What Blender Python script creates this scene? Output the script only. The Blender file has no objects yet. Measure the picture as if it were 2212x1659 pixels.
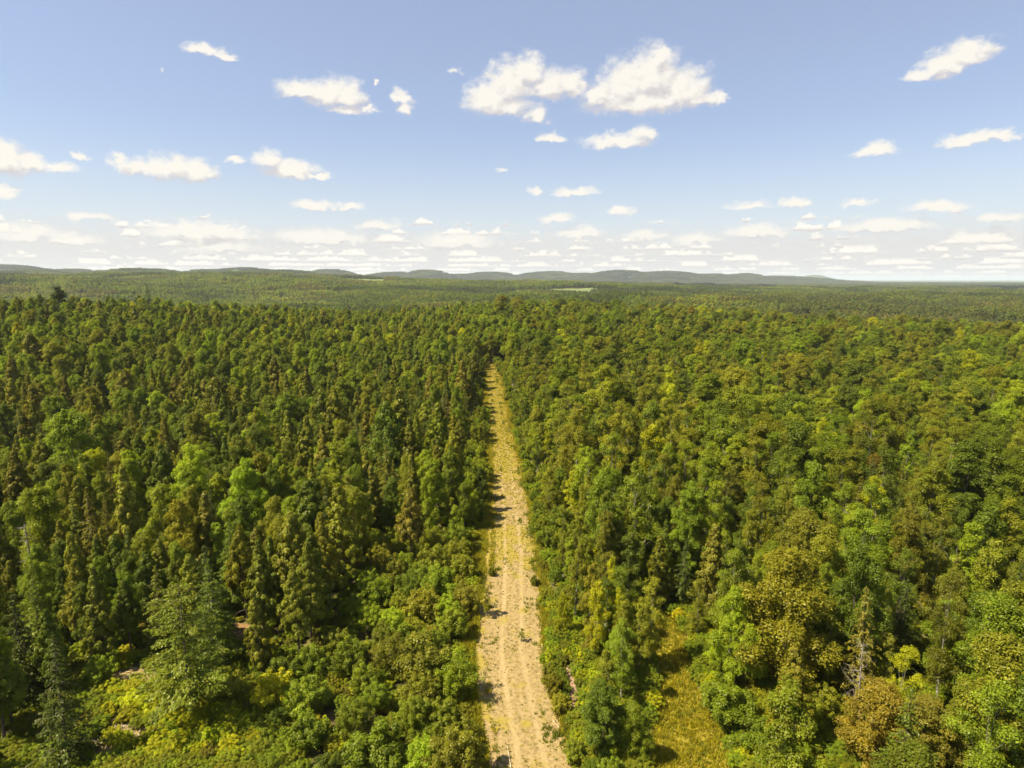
import bpy, math, random
import numpy as np

# ------------------------------------------------------------------ camera, sky, sun, exposure
SC = bpy.context.scene
COL = SC.collection
H_CAM = 36.0
PITCH = 9.75
HFOV = 80.0
cam_d = bpy.data.cameras.new('camera')
cam = bpy.data.objects.new('camera', cam_d)
COL.objects.link(cam)
cam.location = (0, 0, H_CAM)
cam.rotation_euler = (math.radians(90 - PITCH), 0, 0)
cam_d.sensor_fit = 'HORIZONTAL'
cam_d.angle = math.radians(HFOV)
cam_d.clip_start = 0.5
cam_d.clip_end = 90000
SC.camera = cam

SUN_EL = 56.0
SUN_BACK = 18.0            # degrees behind the camera's left-hand side
SUN_STRENGTH = 5.0
SKY_STRENGTH = 0.075
EXPOSURE = 1.22
HAZE_DENSITY = 0.000058

SC.view_settings.view_transform = 'Standard'
SC.view_settings.look = 'None'
SC.view_settings.gamma = 1.0
SC.view_settings.exposure = EXPOSURE
SC.cycles.max_bounces = 6
SC.cycles.diffuse_bounces = 4
SC.cycles.glossy_bounces = 1
SC.cycles.transmission_bounces = 3
SC.cycles.volume_bounces = 1
SC.cycles.sample_clamp_indirect = 4.0

e, b = math.radians(SUN_EL), math.radians(SUN_BACK)
SUN_DIR = np.array([-math.cos(e) * math.cos(b), -math.cos(e) * math.sin(b), math.sin(e)])
from mathutils import Vector
sun_d = bpy.data.lights.new('sun', 'SUN')
sun_d.energy = SUN_STRENGTH
sun_d.angle = math.radians(0.5)
sun_d.color = (1.0, 0.89, 0.66)
sun = bpy.data.objects.new('sun', sun_d)
COL.objects.link(sun)
sun.location = (-200, -60, 300)
sun.rotation_euler = Vector(SUN_DIR).to_track_quat('Z', 'Y').to_euler()

F_PX = 1106 / math.tan(math.radians(HFOV / 2))
CP, SP = math.cos(math.radians(PITCH)), math.sin(math.radians(PITCH))


def at(x, y, z=0.0):
    """Photo pixel (2212 x 1659 scale) -> point of the world on the level z."""
    a = (x - 1106) / F_PX
    bb = (829.5 - y) / F_PX
    dy, dz = CP + bb * SP, -SP + bb * CP
    k = (z - H_CAM) / dz
    return a * k, dy * k


def to_px(x, y, z):
    dz = z - H_CAM
    dep = y * CP - dz * SP
    up = y * SP + dz * CP
    return 1106 + F_PX * x / dep, 829.5 - F_PX * up / dep, dep


def az_el(px, py):
    a = (px - 1106) / F_PX
    bb = (829.5 - py) / F_PX
    x, y, z = a, CP + bb * SP, -SP + bb * CP
    return math.degrees(math.atan2(x, y)), math.degrees(math.atan2(z, math.hypot(x, y)))


# ------------------------------------------------------------------ node helper
class NT:
    def __init__(s, tree):
        s.t = tree

    def n(s, typ, **kw):
        nd = s.t.nodes.new(typ)
        for k, v in kw.items():
            setattr(nd, k, v)
        return nd

    def put(s, sock, v):
        if isinstance(v, bpy.types.NodeSocket):
            s.t.links.new(v, sock)
        elif v is not None:
            sock.default_value = v

    def m(s, op, a, b=None, c=None, clamp=False):
        nd = s.n('ShaderNodeMath', operation=op, use_clamp=clamp)
        for i, v in enumerate((a, b, c)):
            s.put(nd.inputs[i], v)
        return nd.outputs[0]

    def v(s, op, a, b=None, out=0):
        nd = s.n('ShaderNodeVectorMath', operation=op)
        s.put(nd.inputs[0], a)
        if b is not None:
            s.put(nd.inputs[1], b)
        return nd.outputs[out]

    def xyz(s, x, y, z):
        nd = s.n('ShaderNodeCombineXYZ')
        for i, v in enumerate((x, y, z)):
            s.put(nd.inputs[i], v)
        return nd.outputs[0]

    def noise(s, vec, scale, detail=3, rough=0.5, dist=0.0):
        nd = s.n('ShaderNodeTexNoise')
        s.put(nd.inputs['Vector'], vec)
        nd.inputs['Scale'].default_value = scale
        nd.inputs['Detail'].default_value = detail
        nd.inputs['Roughness'].default_value = rough
        nd.inputs['Distortion'].default_value = dist
        return nd.outputs['Fac']

    def step(s, x, lo, hi, a=0.0, b=1.0):
        nd = s.n('ShaderNodeMapRange', interpolation_type='SMOOTHSTEP')
        s.put(nd.inputs[0], x)
        for i, v in enumerate((lo, hi, a, b)):
            s.put(nd.inputs[i + 1], v)
        return nd.outputs[0]

    def mix(s, fac, a, b, blend='MIX'):
        nd = s.n('ShaderNodeMix', data_type='RGBA', blend_type=blend)
        s.put(nd.inputs[0], fac)
        s.put(nd.inputs[6], a if isinstance(a, bpy.types.NodeSocket) else (*a, 1.0))
        s.put(nd.inputs[7], b if isinstance(b, bpy.types.NodeSocket) else (*b, 1.0))
        return nd.outputs[2]


# ------------------------------------------------------------------ world: Nishita sky with cumulus clouds
# each puff: azimuth / elevation and half sizes, read off as px of the photo and turned into angles
PUFFS = [  # px, py, rx, ry, weight
    (440, 104, 36, 13, 1), (480, 118, 30, 9, .9),
    (655, 194, 52, 22, 1), (712, 200, 58, 30, 1), (755, 205, 34, 34, .95), (748, 238, 52, 13, .75), (800, 236, 22, 12, .75), (812, 177, 9, 8, .7),
    (862, 206, 20, 18, .9), (880, 230, 18, 20, .9),
    (1055, 208, 50, 38, 1), (1098, 178, 48, 46, 1.05), (1140, 150, 36, 34, 1.05), (1190, 180, 52, 34, 1), (1233, 178, 32, 30, 1), (1085, 226, 62, 26, 1), (1160, 245, 28, 24, .85),
    (1302, 200, 44, 28, 1), (1350, 180, 58, 48, 1.05), (1408, 160, 56, 52, 1.1), (1424, 122, 24, 26, 1), (1476, 188, 52, 44, 1.05), (1390, 214, 112, 30, 1.05), (1515, 212, 46, 17, .95), (1555, 208, 18, 20, .8),
    (1190, 297, 34, 12, .85), (1335, 302, 78, 18, .9), (1390, 287, 34, 20, .85),
    (2090, 114, 56, 28, 1), (2035, 138, 50, 28, 1), (1985, 162, 28, 17, .95),
    (1893, 322, 54, 18, .8), (2085, 302, 56, 17, .95), (2148, 292, 50, 14, .95),
    (10, 338, 44, 36, 1.05), (58, 352, 44, 22, 1), (132, 358, 34, 12, .9), (175, 335, 22, 11, .85),
    (290, 358, 44, 18, 1), (375, 362, 70, 26, 1.05), (420, 366, 42, 26, 1), (258, 340, 18, 13, .85), (507, 346, 22, 9, .85),
    (580, 344, 36, 20, 1), (625, 364, 54, 20, 1), (690, 379, 34, 8, .85), (15, 415, 22, 20, .85),
    (678, 444, 42, 14, .95), (755, 446, 28, 11, .9), (815, 485, 42, 13, 1), (1155, 410, 18, 11, .85), (1243, 413, 50, 11, .85),
    (1205, 470, 34, 11, .95), (1255, 502, 46, 16, .95), (1338, 456, 34, 12, .85), (1618, 444, 60, 11, .8), (1718, 440, 30, 12, .95), (1852, 435, 40, 9, .75),
    (2022, 445, 64, 13, .95), (2155, 468, 54, 15, .8), (1912, 487, 98, 16, 1), (1632, 500, 62, 16, 1), (2085, 510, 36, 15, .95), (2148, 508, 36, 16, 1),
    (985, 519, 78, 18, 1), (700, 512, 104, 16, 1), (440, 500, 112, 20, 1), (470, 530, 90, 18, 1), (160, 515, 60, 18, .9), (190, 466, 58, 11, .8), (60, 500, 90, 22, .75),
    (1500, 515, 50, 14, .9), (1390, 508, 46, 13, .9), (1085, 366, 14, 7, .55), (350, 150, 12, 6, .45), (985, 150, 20, 14, .4),
]


def build_world():
    w = bpy.data.worlds.new('World')
    SC.world = w
    w.use_nodes = True
    t = w.node_tree
    t.nodes.clear()
    N = NT(t)
    out = N.n('ShaderNodeOutputWorld')
    sky = N.n('ShaderNodeTexSky', sky_type='NISHITA', sun_disc=False)
    sky.sun_elevation = math.radians(SUN_EL)
    sky.sun_rotation = math.atan2(SUN_DIR[0], SUN_DIR[1])
    sky.altitude = 100
    sky.air_density = 1.0
    sky.dust_density = 0.6
    sky.ozone_density = 1.6
    d = N.n('ShaderNodeTexCoord').outputs['Generated']
    sep = N.n('ShaderNodeSeparateXYZ')
    t.links.new(d, sep.inputs[0])
    X, Y, Z = sep.outputs
    az = N.m('MULTIPLY', N.m('ARCTAN2', X, Y), 180 / math.pi)
    el = N.m('MULTIPLY', N.m('ARCSINE', Z), 180 / math.pi)
    q = N.xyz(az, el, 0.0)

    # ragged edges: warp the angles before measuring the puffs
    qs = N.v('MULTIPLY', q, (1.0, 1.35, 1.0))
    w1 = N.n('ShaderNodeTexNoise')
    t.links.new(qs, w1.inputs['Vector'])
    w1.inputs['Scale'].default_value = 0.75
    w1.inputs['Detail'].default_value = 5
    w1.inputs['Roughness'].default_value = 0.6
    warp = N.v('MULTIPLY', N.v('SUBTRACT', w1.outputs['Color'], (0.5, 0.5, 0.5)), (2.6, 1.5, 0.0))
    qw = N.v('ADD', q, warp)
    def field(qv):
        f = None
        for px, py, rx, ry, wt in PUFFS:
            a0, e0 = az_el(px, py)
            a1, _ = az_el(px + rx, py)
            _, e1 = az_el(px, py - ry)
            dv = N.v('SUBTRACT', qv, (a0, e0 - 0.30 * (e1 - e0), 0))
            dv = N.v('MULTIPLY', dv, (0.85 / (a1 - a0), 0.72 / (e1 - e0), 0))
            dv = N.v('MAXIMUM', dv, N.v('MULTIPLY', dv, (-1.0, -1.75, 0.0)))
            g = N.m('SUBTRACT', wt, N.v('LENGTH', dv, out=1))
            if f is None:
                f = g
            else:
                nd = N.n('ShaderNodeMath', operation='SMOOTH_MAX')
                t.links.new(f, nd.inputs[0])
                t.links.new(g, nd.inputs[1])
                nd.inputs[2].default_value = 0.18
                f = nd.outputs[0]
        return f

    f = field(qw)
    f_sun = field(N.v('ADD', qw, (-0.35, 0.75, 0.0)))
    n_f = N.noise(qs, 1.25, 7, 0.57)
    n_s = N.noise(N.v('ADD', qs, (-0.35, 0.55, 0.0)), 0.9, 3, 0.5)
    n_l = N.noise(qs, 0.9, 3, 0.5)
    dens = N.m('ADD', f, N.m('MULTIPLY', N.m('SUBTRACT', n_f, 0.5), 0.9))
    a_puff = N.m('POWER', N.step(dens, -0.24, 0.54), 0.95)
    lit = N.m('ADD', 0.50, N.m('MULTIPLY', N.m('SUBTRACT', n_l, n_s), 1.6))
    lit = N.m('ADD', lit, N.m('MULTIPLY', N.m('MAXIMUM', N.m('SUBTRACT', f, f_sun), -0.5), 1.4))
    lit = N.m('ADD', lit, N.m('MULTIPLY', N.m('MINIMUM', dens, 0.8), 0.30), clamp=True)

    # distant cumulus in rows towards the horizon: flat grey bases, puffy cream tops
    rows = ((0.10, .20, .90), (0.34, .28, .88), (0.64, .36, .86), (1.00, .45, .82), (1.42, .52, .76), (1.92, .58, .70), (2.50, .62, .64), (3.15, .66, .56), (3.9, .62, .46), (4.8, .55, .36))
    lum2, alpha2 = None, None
    for k, (e0, th, cov) in enumerate(rows):
        f1 = 0.50 / th
        size = N.noise(N.xyz(N.m('ADD', az, 37.0 * k), 3.3 * k, 0.0), f1 * 0.30, 2, 0.5)
        puff = N.noise(N.xyz(N.m('ADD', az, 11.0 * k), N.m('MULTIPLY', el, 1.3), 5.1 * k), f1 * 1.5, 5, 0.6)
        top = N.m('MINIMUM', N.m('MULTIPLY', N.m('ADD', N.m('SUBTRACT', size, 0.675 - 0.34 * cov), N.m('MULTIPLY', N.m('SUBTRACT', puff, 0.5), 0.50)), 8.0 * th), 1.5 * th)
        hgt = N.m('SUBTRACT', el, e0)
        wob = N.m('ADD', hgt, N.m('MULTIPLY', N.m('SUBTRACT', puff, 0.5), 1.3 * th))
        a = N.m('MULTIPLY', N.step(wob, -0.08 * th, 0.18 * th), N.step(N.m('SUBTRACT', top, hgt), 0.0, 0.55 * th))
        lum = N.m('ADD', N.step(N.m('DIVIDE', hgt, th), 0.0, 0.6, 0.0, 0.95), N.m('MULTIPLY', N.m('SUBTRACT', puff, 0.45), 1.2), clamp=True)
        if alpha2 is None:
            alpha2, lum2 = a, lum
        else:
            mixn = N.n('ShaderNodeMix', data_type='FLOAT')
            N.put(mixn.inputs[0], a)
            N.put(mixn.inputs[2], lum2)
            N.put(mixn.inputs[3], lum)
            lum2 = mixn.outputs[0]
            alpha2 = N.m('MAXIMUM', alpha2, a)
    # milky veil low in the sky
    veil = N.step(el, 14.0, 0.0)
    veil = N.m('MULTIPLY', N.m('POWER', veil, 1.3), 0.78)

    K = 0.60 / SKY_STRENGTH
    base = N.mix(0.42, sky.outputs['Color'], (0.53 * K * 0.66, 0.56 * K * 0.66, 0.74 * K * 0.66))
    base = N.mix(veil, base, (0.56 * K, 0.575 * K, 0.58 * K))
    base = N.mix(N.m('MULTIPLY', N.step(N.m('ADD', el, N.m('MULTIPLY', N.m('SUBTRACT', w1.outputs['Fac'], 0.5), 3.0)), 5.2, 2.4), 0.8), base, (0.56 * K, 0.545 * K, 0.53 * K))
    c2 = N.mix(lum2, (0.435 * K, 0.415 * K, 0.44 * K), (0.78 * K, 0.74 * K, 0.66 * K))
    base = N.mix(N.m('MULTIPLY', alpha2, 0.92), base, c2)
    c1 = N.mix(lit, (0.50 * K, 0.475 * K, 0.475 * K), (0.72 * K, 0.685 * K, 0.62 * K))
    low = N.step(el, 2.0, 6.0, 0.8, 0.97)
    base = N.mix(N.m('MULTIPLY', a_puff, low), base, c1)
    bg = N.n('ShaderNodeBackground')
    bg.inputs['Strength'].default_value = SKY_STRENGTH
    t.links.new(base, bg.inputs['Color'])
    t.links.new(bg.outputs[0], out.inputs['Surface'])
    w.cycles.sampling_method = 'MANUAL'
    w.cycles.sample_map_resolution = 256


build_world()


# ------------------------------------------------------------------ materials
def new_mat(name):
    m = bpy.data.materials.new(name)
    m.use_nodes = True
    m.node_tree.nodes.clear()
    return m, NT(m.node_tree)


def leaf_mat(name, trans=0.46):
    m, N = new_mat(name)
    out = N.n('ShaderNodeOutputMaterial')
    tint = N.n('ShaderNodeAttribute', attribute_type='INSTANCER', attribute_name='tint').outputs['Color']
    lc = N.n('ShaderNodeAttribute', attribute_type='GEOMETRY', attribute_name='lc').outputs['Color']
    c = N.mix(1.0, tint, lc, 'MULTIPLY')
    d = N.n('ShaderNodeBsdfDiffuse')
    t = N.n('ShaderNodeBsdfTranslucent')
    g = N.n('ShaderNodeBsdfGlossy')
    g.inputs['Roughness'].default_value = 0.42
    g.inputs['Color'].default_value = (0.95, 0.9, 0.65, 1)
    N.put(d.inputs['Color'], c)
    N.put(t.inputs['Color'], N.mix(1.0, c, (1.25, 1.2, 0.6), 'MULTIPLY'))
    mx = N.n('ShaderNodeMixShader')
    mx.inputs[0].default_value = trans
    N.put(mx.inputs[1], d.outputs[0])
    N.put(mx.inputs[2], t.outputs[0])
    m2 = N.n('ShaderNodeMixShader')
    m2.inputs[0].default_value = 0.012
    N.put(m2.inputs[1], mx.outputs[0])
    N.put(m2.inputs[2], g.outputs[0])
    N.put(out.inputs['Surface'], m2.outputs[0])
    return m


def rough_mat(name, build):
    m, N = new_mat(name)
    out = N.n('ShaderNodeOutputMaterial')
    p = N.n('ShaderNodeBsdfPrincipled')
    p.inputs['Roughness'].default_value = 0.9
    p.inputs['Specular IOR Level'].default_value = 0.15
    N.put(p.inputs['Base Color'], build(N))
    N.put(out.inputs['Surface'], p.outputs[0])
    return m


def obj_pos(N):
    return N.n('ShaderNodeTexCoord').outputs['Object']


def world_pos(N):
    return N.n('ShaderNodeNewGeometry').outputs['Position']


M_LEAF = leaf_mat('leaves')
M_NEEDLE = leaf_mat('needles', 0.34)


def bark_b(a, b, sc, stretch):
    def f(N):
        p = N.v('MULTIPLY', obj_pos(N), (sc, sc, sc * stretch))
        return N.mix(N.step(N.noise(p, 1.0, 4, 0.6), 0.35, 0.65), a, b)
    return f


M_BARK = rough_mat('bark', bark_b((0.055, 0.042, 0.030), (0.16, 0.125, 0.09), 6, 0.25))
M_BIRCH = rough_mat('birch_bark', bark_b((0.10, 0.09, 0.075), (0.46, 0.42, 0.34), 5, 3.0))
M_DEAD = rough_mat('dead_wood', bark_b((0.13, 0.11, 0.085), (0.30, 0.265, 0.21), 5, 0.3))
M_LOG = rough_mat('cut_wood', bark_b((0.24, 0.17, 0.10), (0.62, 0.52, 0.38), 4, 4.0))


# ------------------------------------------------------------------ terrain
def interp(x, xs, ys):
    return np.interp(x, xs, ys)


TC_Y = [-60, 30, 40, 48, 55, 64, 75, 92, 117, 158, 209, 262, 330, 420]
TC_X = [4.2, 3.0, 1.75, 0.7, 0.05, 0.25, 0.3, -0.2, -1.3, -3.8, -6.4, -10.4, -17, -28]


def track_x(y):
    return np.interp(y, TC_Y, TC_X)


def smooth(x, a, b):
    t = np.clip((x - a) / (b - a), 0, 1)
    return t * t * (3 - 2 * t)


HILLS = [(40, 579, 130, 5600), (190, 585, 70, 5200), (548, 579.5, 75, 4700), (480, 584, 90, 4900), (655, 588, 50, 5000), (725, 583, 55, 5300),
         (928, 583.5, 50, 5700), (860, 588.5, 70, 6000), (1000, 592, 120, 6000), (1060, 587.5, 60, 6300), (1185, 586.5, 70, 6300), (1335, 584, 70, 6000),
         (1430, 587, 90, 6200), (1250, 590, 120, 6400), (1520, 592.5, 80, 6700), (1592, 592, 45, 7000), (1660, 597, 100, 7400), (1740, 594, 34, 13000), (1480, 595, 50, 12500),
         (330, 590, 120, 3600), (620, 592, 90, 3500), (100, 590, 140, 3900)]


def elev(py):
    return math.radians(math.degrees(math.atan((829.5 - py) / F_PX)) - PITCH)


def ground_z(x, y):
    x = np.asarray(x, float)
    y = np.asarray(y, float)
    d = np.hypot(x, y)
    front = y > 1.0
    px = np.where(front, 1106 + 1299 * x / np.maximum(y, 1.0), np.where(x < 0, -2000, 4000))
    px = np.clip(px, -2500, 4500)
    A = interp(px, [-400, 0, 200, 400, 600, 800, 950, 1100, 1300, 1500, 1700, 2212, 2600], [16, 16, 14.5, 11.5, 7.5, 3.5, 3, 6.5, 6.5, 3, 1, 0, 0])
    De = interp(px, [0, 600, 800, 1000, 1100, 1300, 1500, 1700, 2212], [330, 370, 390, 440, 480, 470, 440, 390, 370])
    B = interp(px, [0, 700, 1000, 1300, 1600, 2212], [-16, -16, -10, -8, -9, -11])
    E = interp(px, [-400, 0, 300, 600, 700, 850, 1000, 1200, 1400, 1600, 1800, 2600], [36, 36, 39, 40, 35, 25, 17, 10, 4, -6, -10, -10])
    z = A * smooth(d, 140, 320)
    z = z + (B - A) * smooth(d, De + 20, De + 260)
    z = z + (E - B) * smooth(d, 900, 2100)
    z = z + (-12 - E) * smooth(d, 2500, 4200)
    hill = np.zeros_like(z)
    for hx, hy, hw, D in HILLS:
        top = H_CAM + D * math.tan(elev(hy)) - 8 + 12
        sd = 0.085 * D
        hill = np.maximum(hill, top * np.exp(-0.5 * ((px - hx) / hw) ** 2 - 0.5 * ((d - D) / sd) ** 2))
    z = z + hill
    z = z - 4.5 * smooth(d, 85, 170) * smooth(x - track_x(y), 14, 40) * (1 - smooth(d, 600, 900))
    z = z - 1.8 * smooth(d, 85, 170) * smooth(track_x(y) - x, 14, 40) * (1 - smooth(d, 600, 900))
    # small undulation
    und = 0.5 * np.sin(x * 0.093 + 1.3) * np.sin(y * 0.081 + 0.4) + 0.35 * np.sin(x * 0.21 + y * 0.17)
    far = 6.5 * np.sin(x * 0.0053 + 0.8) * np.sin(y * 0.0081 + 0.002 * x) + 4.0 * np.sin(x * 0.011 + y * 0.017 + 2) + 2.0 * np.sin(x * 0.031 - y * 0.023)
    t = np.abs(x - track_x(y))
    z = z + und * smooth(t, 9, 22) + far * smooth(d, 450, 900) * (1 - 0.6 * smooth(d, 2600, 4000))
    return z


# ------------------------------------------------------------------ mesh helpers
def mesh_np(name, verts, quads=None, tris=None, mats=(), mat_idx=None, lc=None, smooth_shade=False):
    """One mesh from numpy arrays; lc = one colour per face."""
    verts = np.asarray(verts, np.float32)
    fl = []
    if quads is not None and len(quads):
        fl.append((np.asarray(quads, np.int32), 4))
    if tris is not None and len(tris):
        fl.append((np.asarray(tris, np.int32), 3))
    loops = np.concatenate([a.ravel() for a, _ in fl])
    tot = np.concatenate([np.full(len(a), k, np.int32) for a, k in fl])
    start = np.concatenate([[0], np.cumsum(tot)[:-1]]).astype(np.int32)
    me = bpy.data.meshes.new(name)
    me.vertices.add(len(verts))
    me.vertices.foreach_set('co', verts.ravel())
    me.loops.add(len(loops))
    me.loops.foreach_set('vertex_index', loops)
    me.polygons.add(len(tot))
    me.polygons.foreach_set('loop_start', start)
    me.polygons.foreach_set('loop_total', tot)
    for m in mats:
        me.materials.append(m)
    if mat_idx is not None:
        me.polygons.foreach_set('material_index', np.asarray(mat_idx, np.int32))
    if smooth_shade:
        me.polygons.foreach_set('use_smooth', np.ones(len(tot), bool))
    me.update(calc_edges=True)
    if lc is not None:
        at_ = me.attributes.new('lc', 'FLOAT_COLOR', 'FACE')
        c = np.ones((len(tot), 4), np.float32)
        c[:, :3] = lc
        at_.data.foreach_set('color', c.ravel())
    return me


def link(name, me, parent=None, loc=None):
    o = bpy.data.objects.new(name, me)
    COL.objects.link(o)
    if parent is not None:
        o.parent = parent
    if loc is not None:
        o.location = loc
    return o


def tag(o, label=None, cat=None, group=None, kind=None):
    for k, v in (('label', label), ('category', cat), ('group', group), ('kind', kind)):
        if v:
            o[k] = v
    return o


def tube(path, radii, n=6):
    """Open tube along a path -> verts, quads."""
    path = np.asarray(path, float)
    V, Q = [], []
    for i, (p, r) in enumerate(zip(path, radii)):
        d = path[min(i + 1, len(path) - 1)] - path[max(i - 1, 0)]
        d = d / (np.linalg.norm(d) + 1e-9)
        a = np.cross(d, [0.31, 0.95, 0.05])
        a /= np.linalg.norm(a) + 1e-9
        c = np.cross(d, a)
        for k in range(n):
            th = 2 * math.pi * k / n
            V.append(p + r * (math.cos(th) * a + math.sin(th) * c))
    for i in range(len(path) - 1):
        for k in range(n):
            Q.append((i * n + k, i * n + (k + 1) % n, (i + 1) * n + (k + 1) % n, (i + 1) * n + k))
    return np.array(V), np.array(Q)


class Acc:
    def __init__(s):
        s.V, s.Q, s.C, s.M, s.n = [], [], [], [], 0

    def add(s, V, Q, C=None, mi=0):
        s.V.append(V)
        s.Q.append(np.asarray(Q) + s.n)
        s.n += len(V)
        s.C.append(np.ones((len(Q), 3)) if C is None else C)
        s.M.append(np.full(len(Q), mi))

    def mesh(s, name, mats):
        return mesh_np(name, np.concatenate(s.V), np.concatenate(s.Q), None, mats, np.concatenate(s.M), np.concatenate(s.C))


def unit(v):
    return v / (np.linalg.norm(v, axis=-1, keepdims=True) + 1e-9)


def leaf_quads(rs, pos, nrm, L, W, along=None):
    """Diamond leaves: pos (n,3), nrm (n,3); L, W arrays -> verts, quads."""
    n = len(pos)
    nrm = unit(nrm)
    if along is None:
        along = rs.normal(size=(n, 3))
    u = unit(along - nrm * (along * nrm).sum(1, keepdims=True))
    v = np.cross(nrm, u)
    L = np.broadcast_to(np.asarray(L, float), (n,))[:, None]
    W = np.broadcast_to(np.asarray(W, float), (n,))[:, None]
    V = np.empty((n, 4, 3))
    V[:, 0] = pos - u * L * 0.5
    V[:, 1] = pos + v * W * 0.5 - u * L * 0.05 + nrm * W * 0.12
    V[:, 2] = pos + u * L * 0.5
    V[:, 3] = pos - v * W * 0.5 - u * L * 0.05 + nrm * W * 0.12
    return V.reshape(-1, 3), np.arange(n * 4).reshape(n, 4)


def leaf_cols(rs, n, var=0.15, hue=0.05):
    k = np.clip(1 + rs.normal(size=n) * var, 0.5, 1.7)
    h = rs.normal(size=n) * hue
    return np.stack([k * (1 + h), k, k * (1 - 0.5 * h)], 1)


# ------------------------------------------------------------------ tree shapes: each returns (crown arrays, wood arrays) at real size
def clump_crown(rs, clumps, n_leaf, leaf, flat=0.8, up=0.55, per_clump_var=0.12):
    """clumps: list of (centre, radius); leaves lie on the outer, upper shells."""
    C = np.array([c for c, _ in clumps])
    R = np.array([r for _, r in clumps])
    w = R ** 2
    idx = rs.choice(len(C), size=n_leaf, p=w / w.sum())
    d = unit(rs.normal(size=(n_leaf, 3)))
    low = d[:, 2] < -0.25
    d[low & (rs.rand(n_leaf) < 0.75), 2] *= -1
    rad = R[idx] * (0.62 + 0.45 * rs.rand(n_leaf))
    pos = C[idx] + d * rad[:, None] * np.array([1, 1, flat]) + rs.normal(size=(n_leaf, 3)) * R[idx][:, None] * 0.10
    nrm = d * 0.8 + np.array([0, 0, up]) + rs.normal(size=(n_leaf, 3)) * 0.32
    s = leaf * (0.7 + 0.6 * rs.rand(n_leaf))
    V, Q = leaf_quads(rs, pos, nrm, s, s * 0.72)
    cv = 1 + rs.normal(size=len(C)) * per_clump_var
    col = leaf_cols(rs, n_leaf) * np.clip(cv, 0.7, 1.4)[idx][:, None]
    return V, Q, col


def broadleaf(seed, h, r, base=0.22, n_cl=170, n_leaf=22000, leaf=0.17, top=0.6, clump=(0.11, 0.20), n_lobe=15, stem=0.88):
    """Limbs end in lobes, each lobe is a cluster of leafy sprays."""
    rs = np.random.RandomState(seed)
    z0 = h * base
    lobes = []
    lob = rs.rand(5) * 6.28
    for i in range(n_lobe):
        t = (i + rs.rand()) / n_lobe
        a = i * 2.399 + rs.rand() * 0.9
        prof = math.sin(math.pi * min(1, (0.12 + 0.88 * t)) ** top) ** 0.7 if t < 0.999 else 0.1
        rr = r * prof * (1 + 0.2 * math.sin(2 * a + lob[0]) + 0.14 * math.sin(3 * a + lob[1] + 3 * t))
        q = rs.uniform(0.45, 0.8) if i % 5 else rs.uniform(0.0, 0.35)
        rl = r * rs.uniform(0.30, 0.46) * (0.7 + 0.3 * prof)
        z = min(z0 + (h - z0) * t, h - rl * 0.75)
        lobes.append((np.array([math.cos(a) * rr * q, math.sin(a) * rr * q, z]), rl))
    clumps = [(c, rl * 0.75) for c, rl in lobes]
    wts = np.array([rl ** 2 for _, rl in lobes])
    for k in range(n_cl):
        c, rl = lobes[rs.choice(n_lobe, p=wts / wts.sum())]
        d = rs.normal(size=3) + np.array([c[0], c[1], 0]) / max(r, .1) * 0.8 + np.array([0, 0, 0.55])
        d /= np.linalg.norm(d)
        p = c + d * rl * rs.uniform(0.75, 1.2) * np.array([1, 1, 0.9])
        p[2] = max(p[2], z0 * 0.8)
        clumps.append((p, r * rs.uniform(*clump)))
    for c, rl in lobes:
        for q in range(3):
            a, k = rs.rand() * 6.28, rs.uniform(0.0, 0.6) * rl
            z1 = rl * rs.uniform(0.9, 1.45)
            for f in (0.72, 0.88, 1.0):
                clumps.append((c + np.array([math.cos(a) * k, math.sin(a) * k, z1 * f]), r * 0.085 * (1.5 - 0.6 * f)))
    V, Q, c = clump_crown(rs, clumps, n_leaf, leaf, 1.05, 0.5, 0.13)
    wood = Acc()
    bend = rs.normal(size=2) * 0.03 * h
    zs = np.linspace(0, h * stem, 7)
    P = np.stack([bend[0] * (zs / h) ** 2, bend[1] * (zs / h) ** 2, zs], 1)
    tr = 0.016 * h * np.linspace(1, 0.12, 7) + 0.01
    tr *= 1.0 if stem > .8 else 0.75
    tr[0] *= 1.35
    wood.add(*tube(P, tr, 7))
    for cc, rc in lobes:
        zb = min(max(cc[2] - 0.9 * np.hypot(cc[0], cc[1]) - 0.2, z0 * 0.7), h * 0.8)
        zb = min(zb, h * stem * .97)
        p0 = np.array([np.interp(zb, zs, P[:, 0]), np.interp(zb, zs, P[:, 1]), zb])
        mid = (p0 + cc) / 2 + np.array([0, 0, -0.08 * r])
        r0 = float(np.interp(zb, zs, tr)) * 0.5
        wood.add(*tube([p0, mid, cc], [r0, r0 * 0.6, 0.012], 4))
    return (V, Q, c), wood


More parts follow.
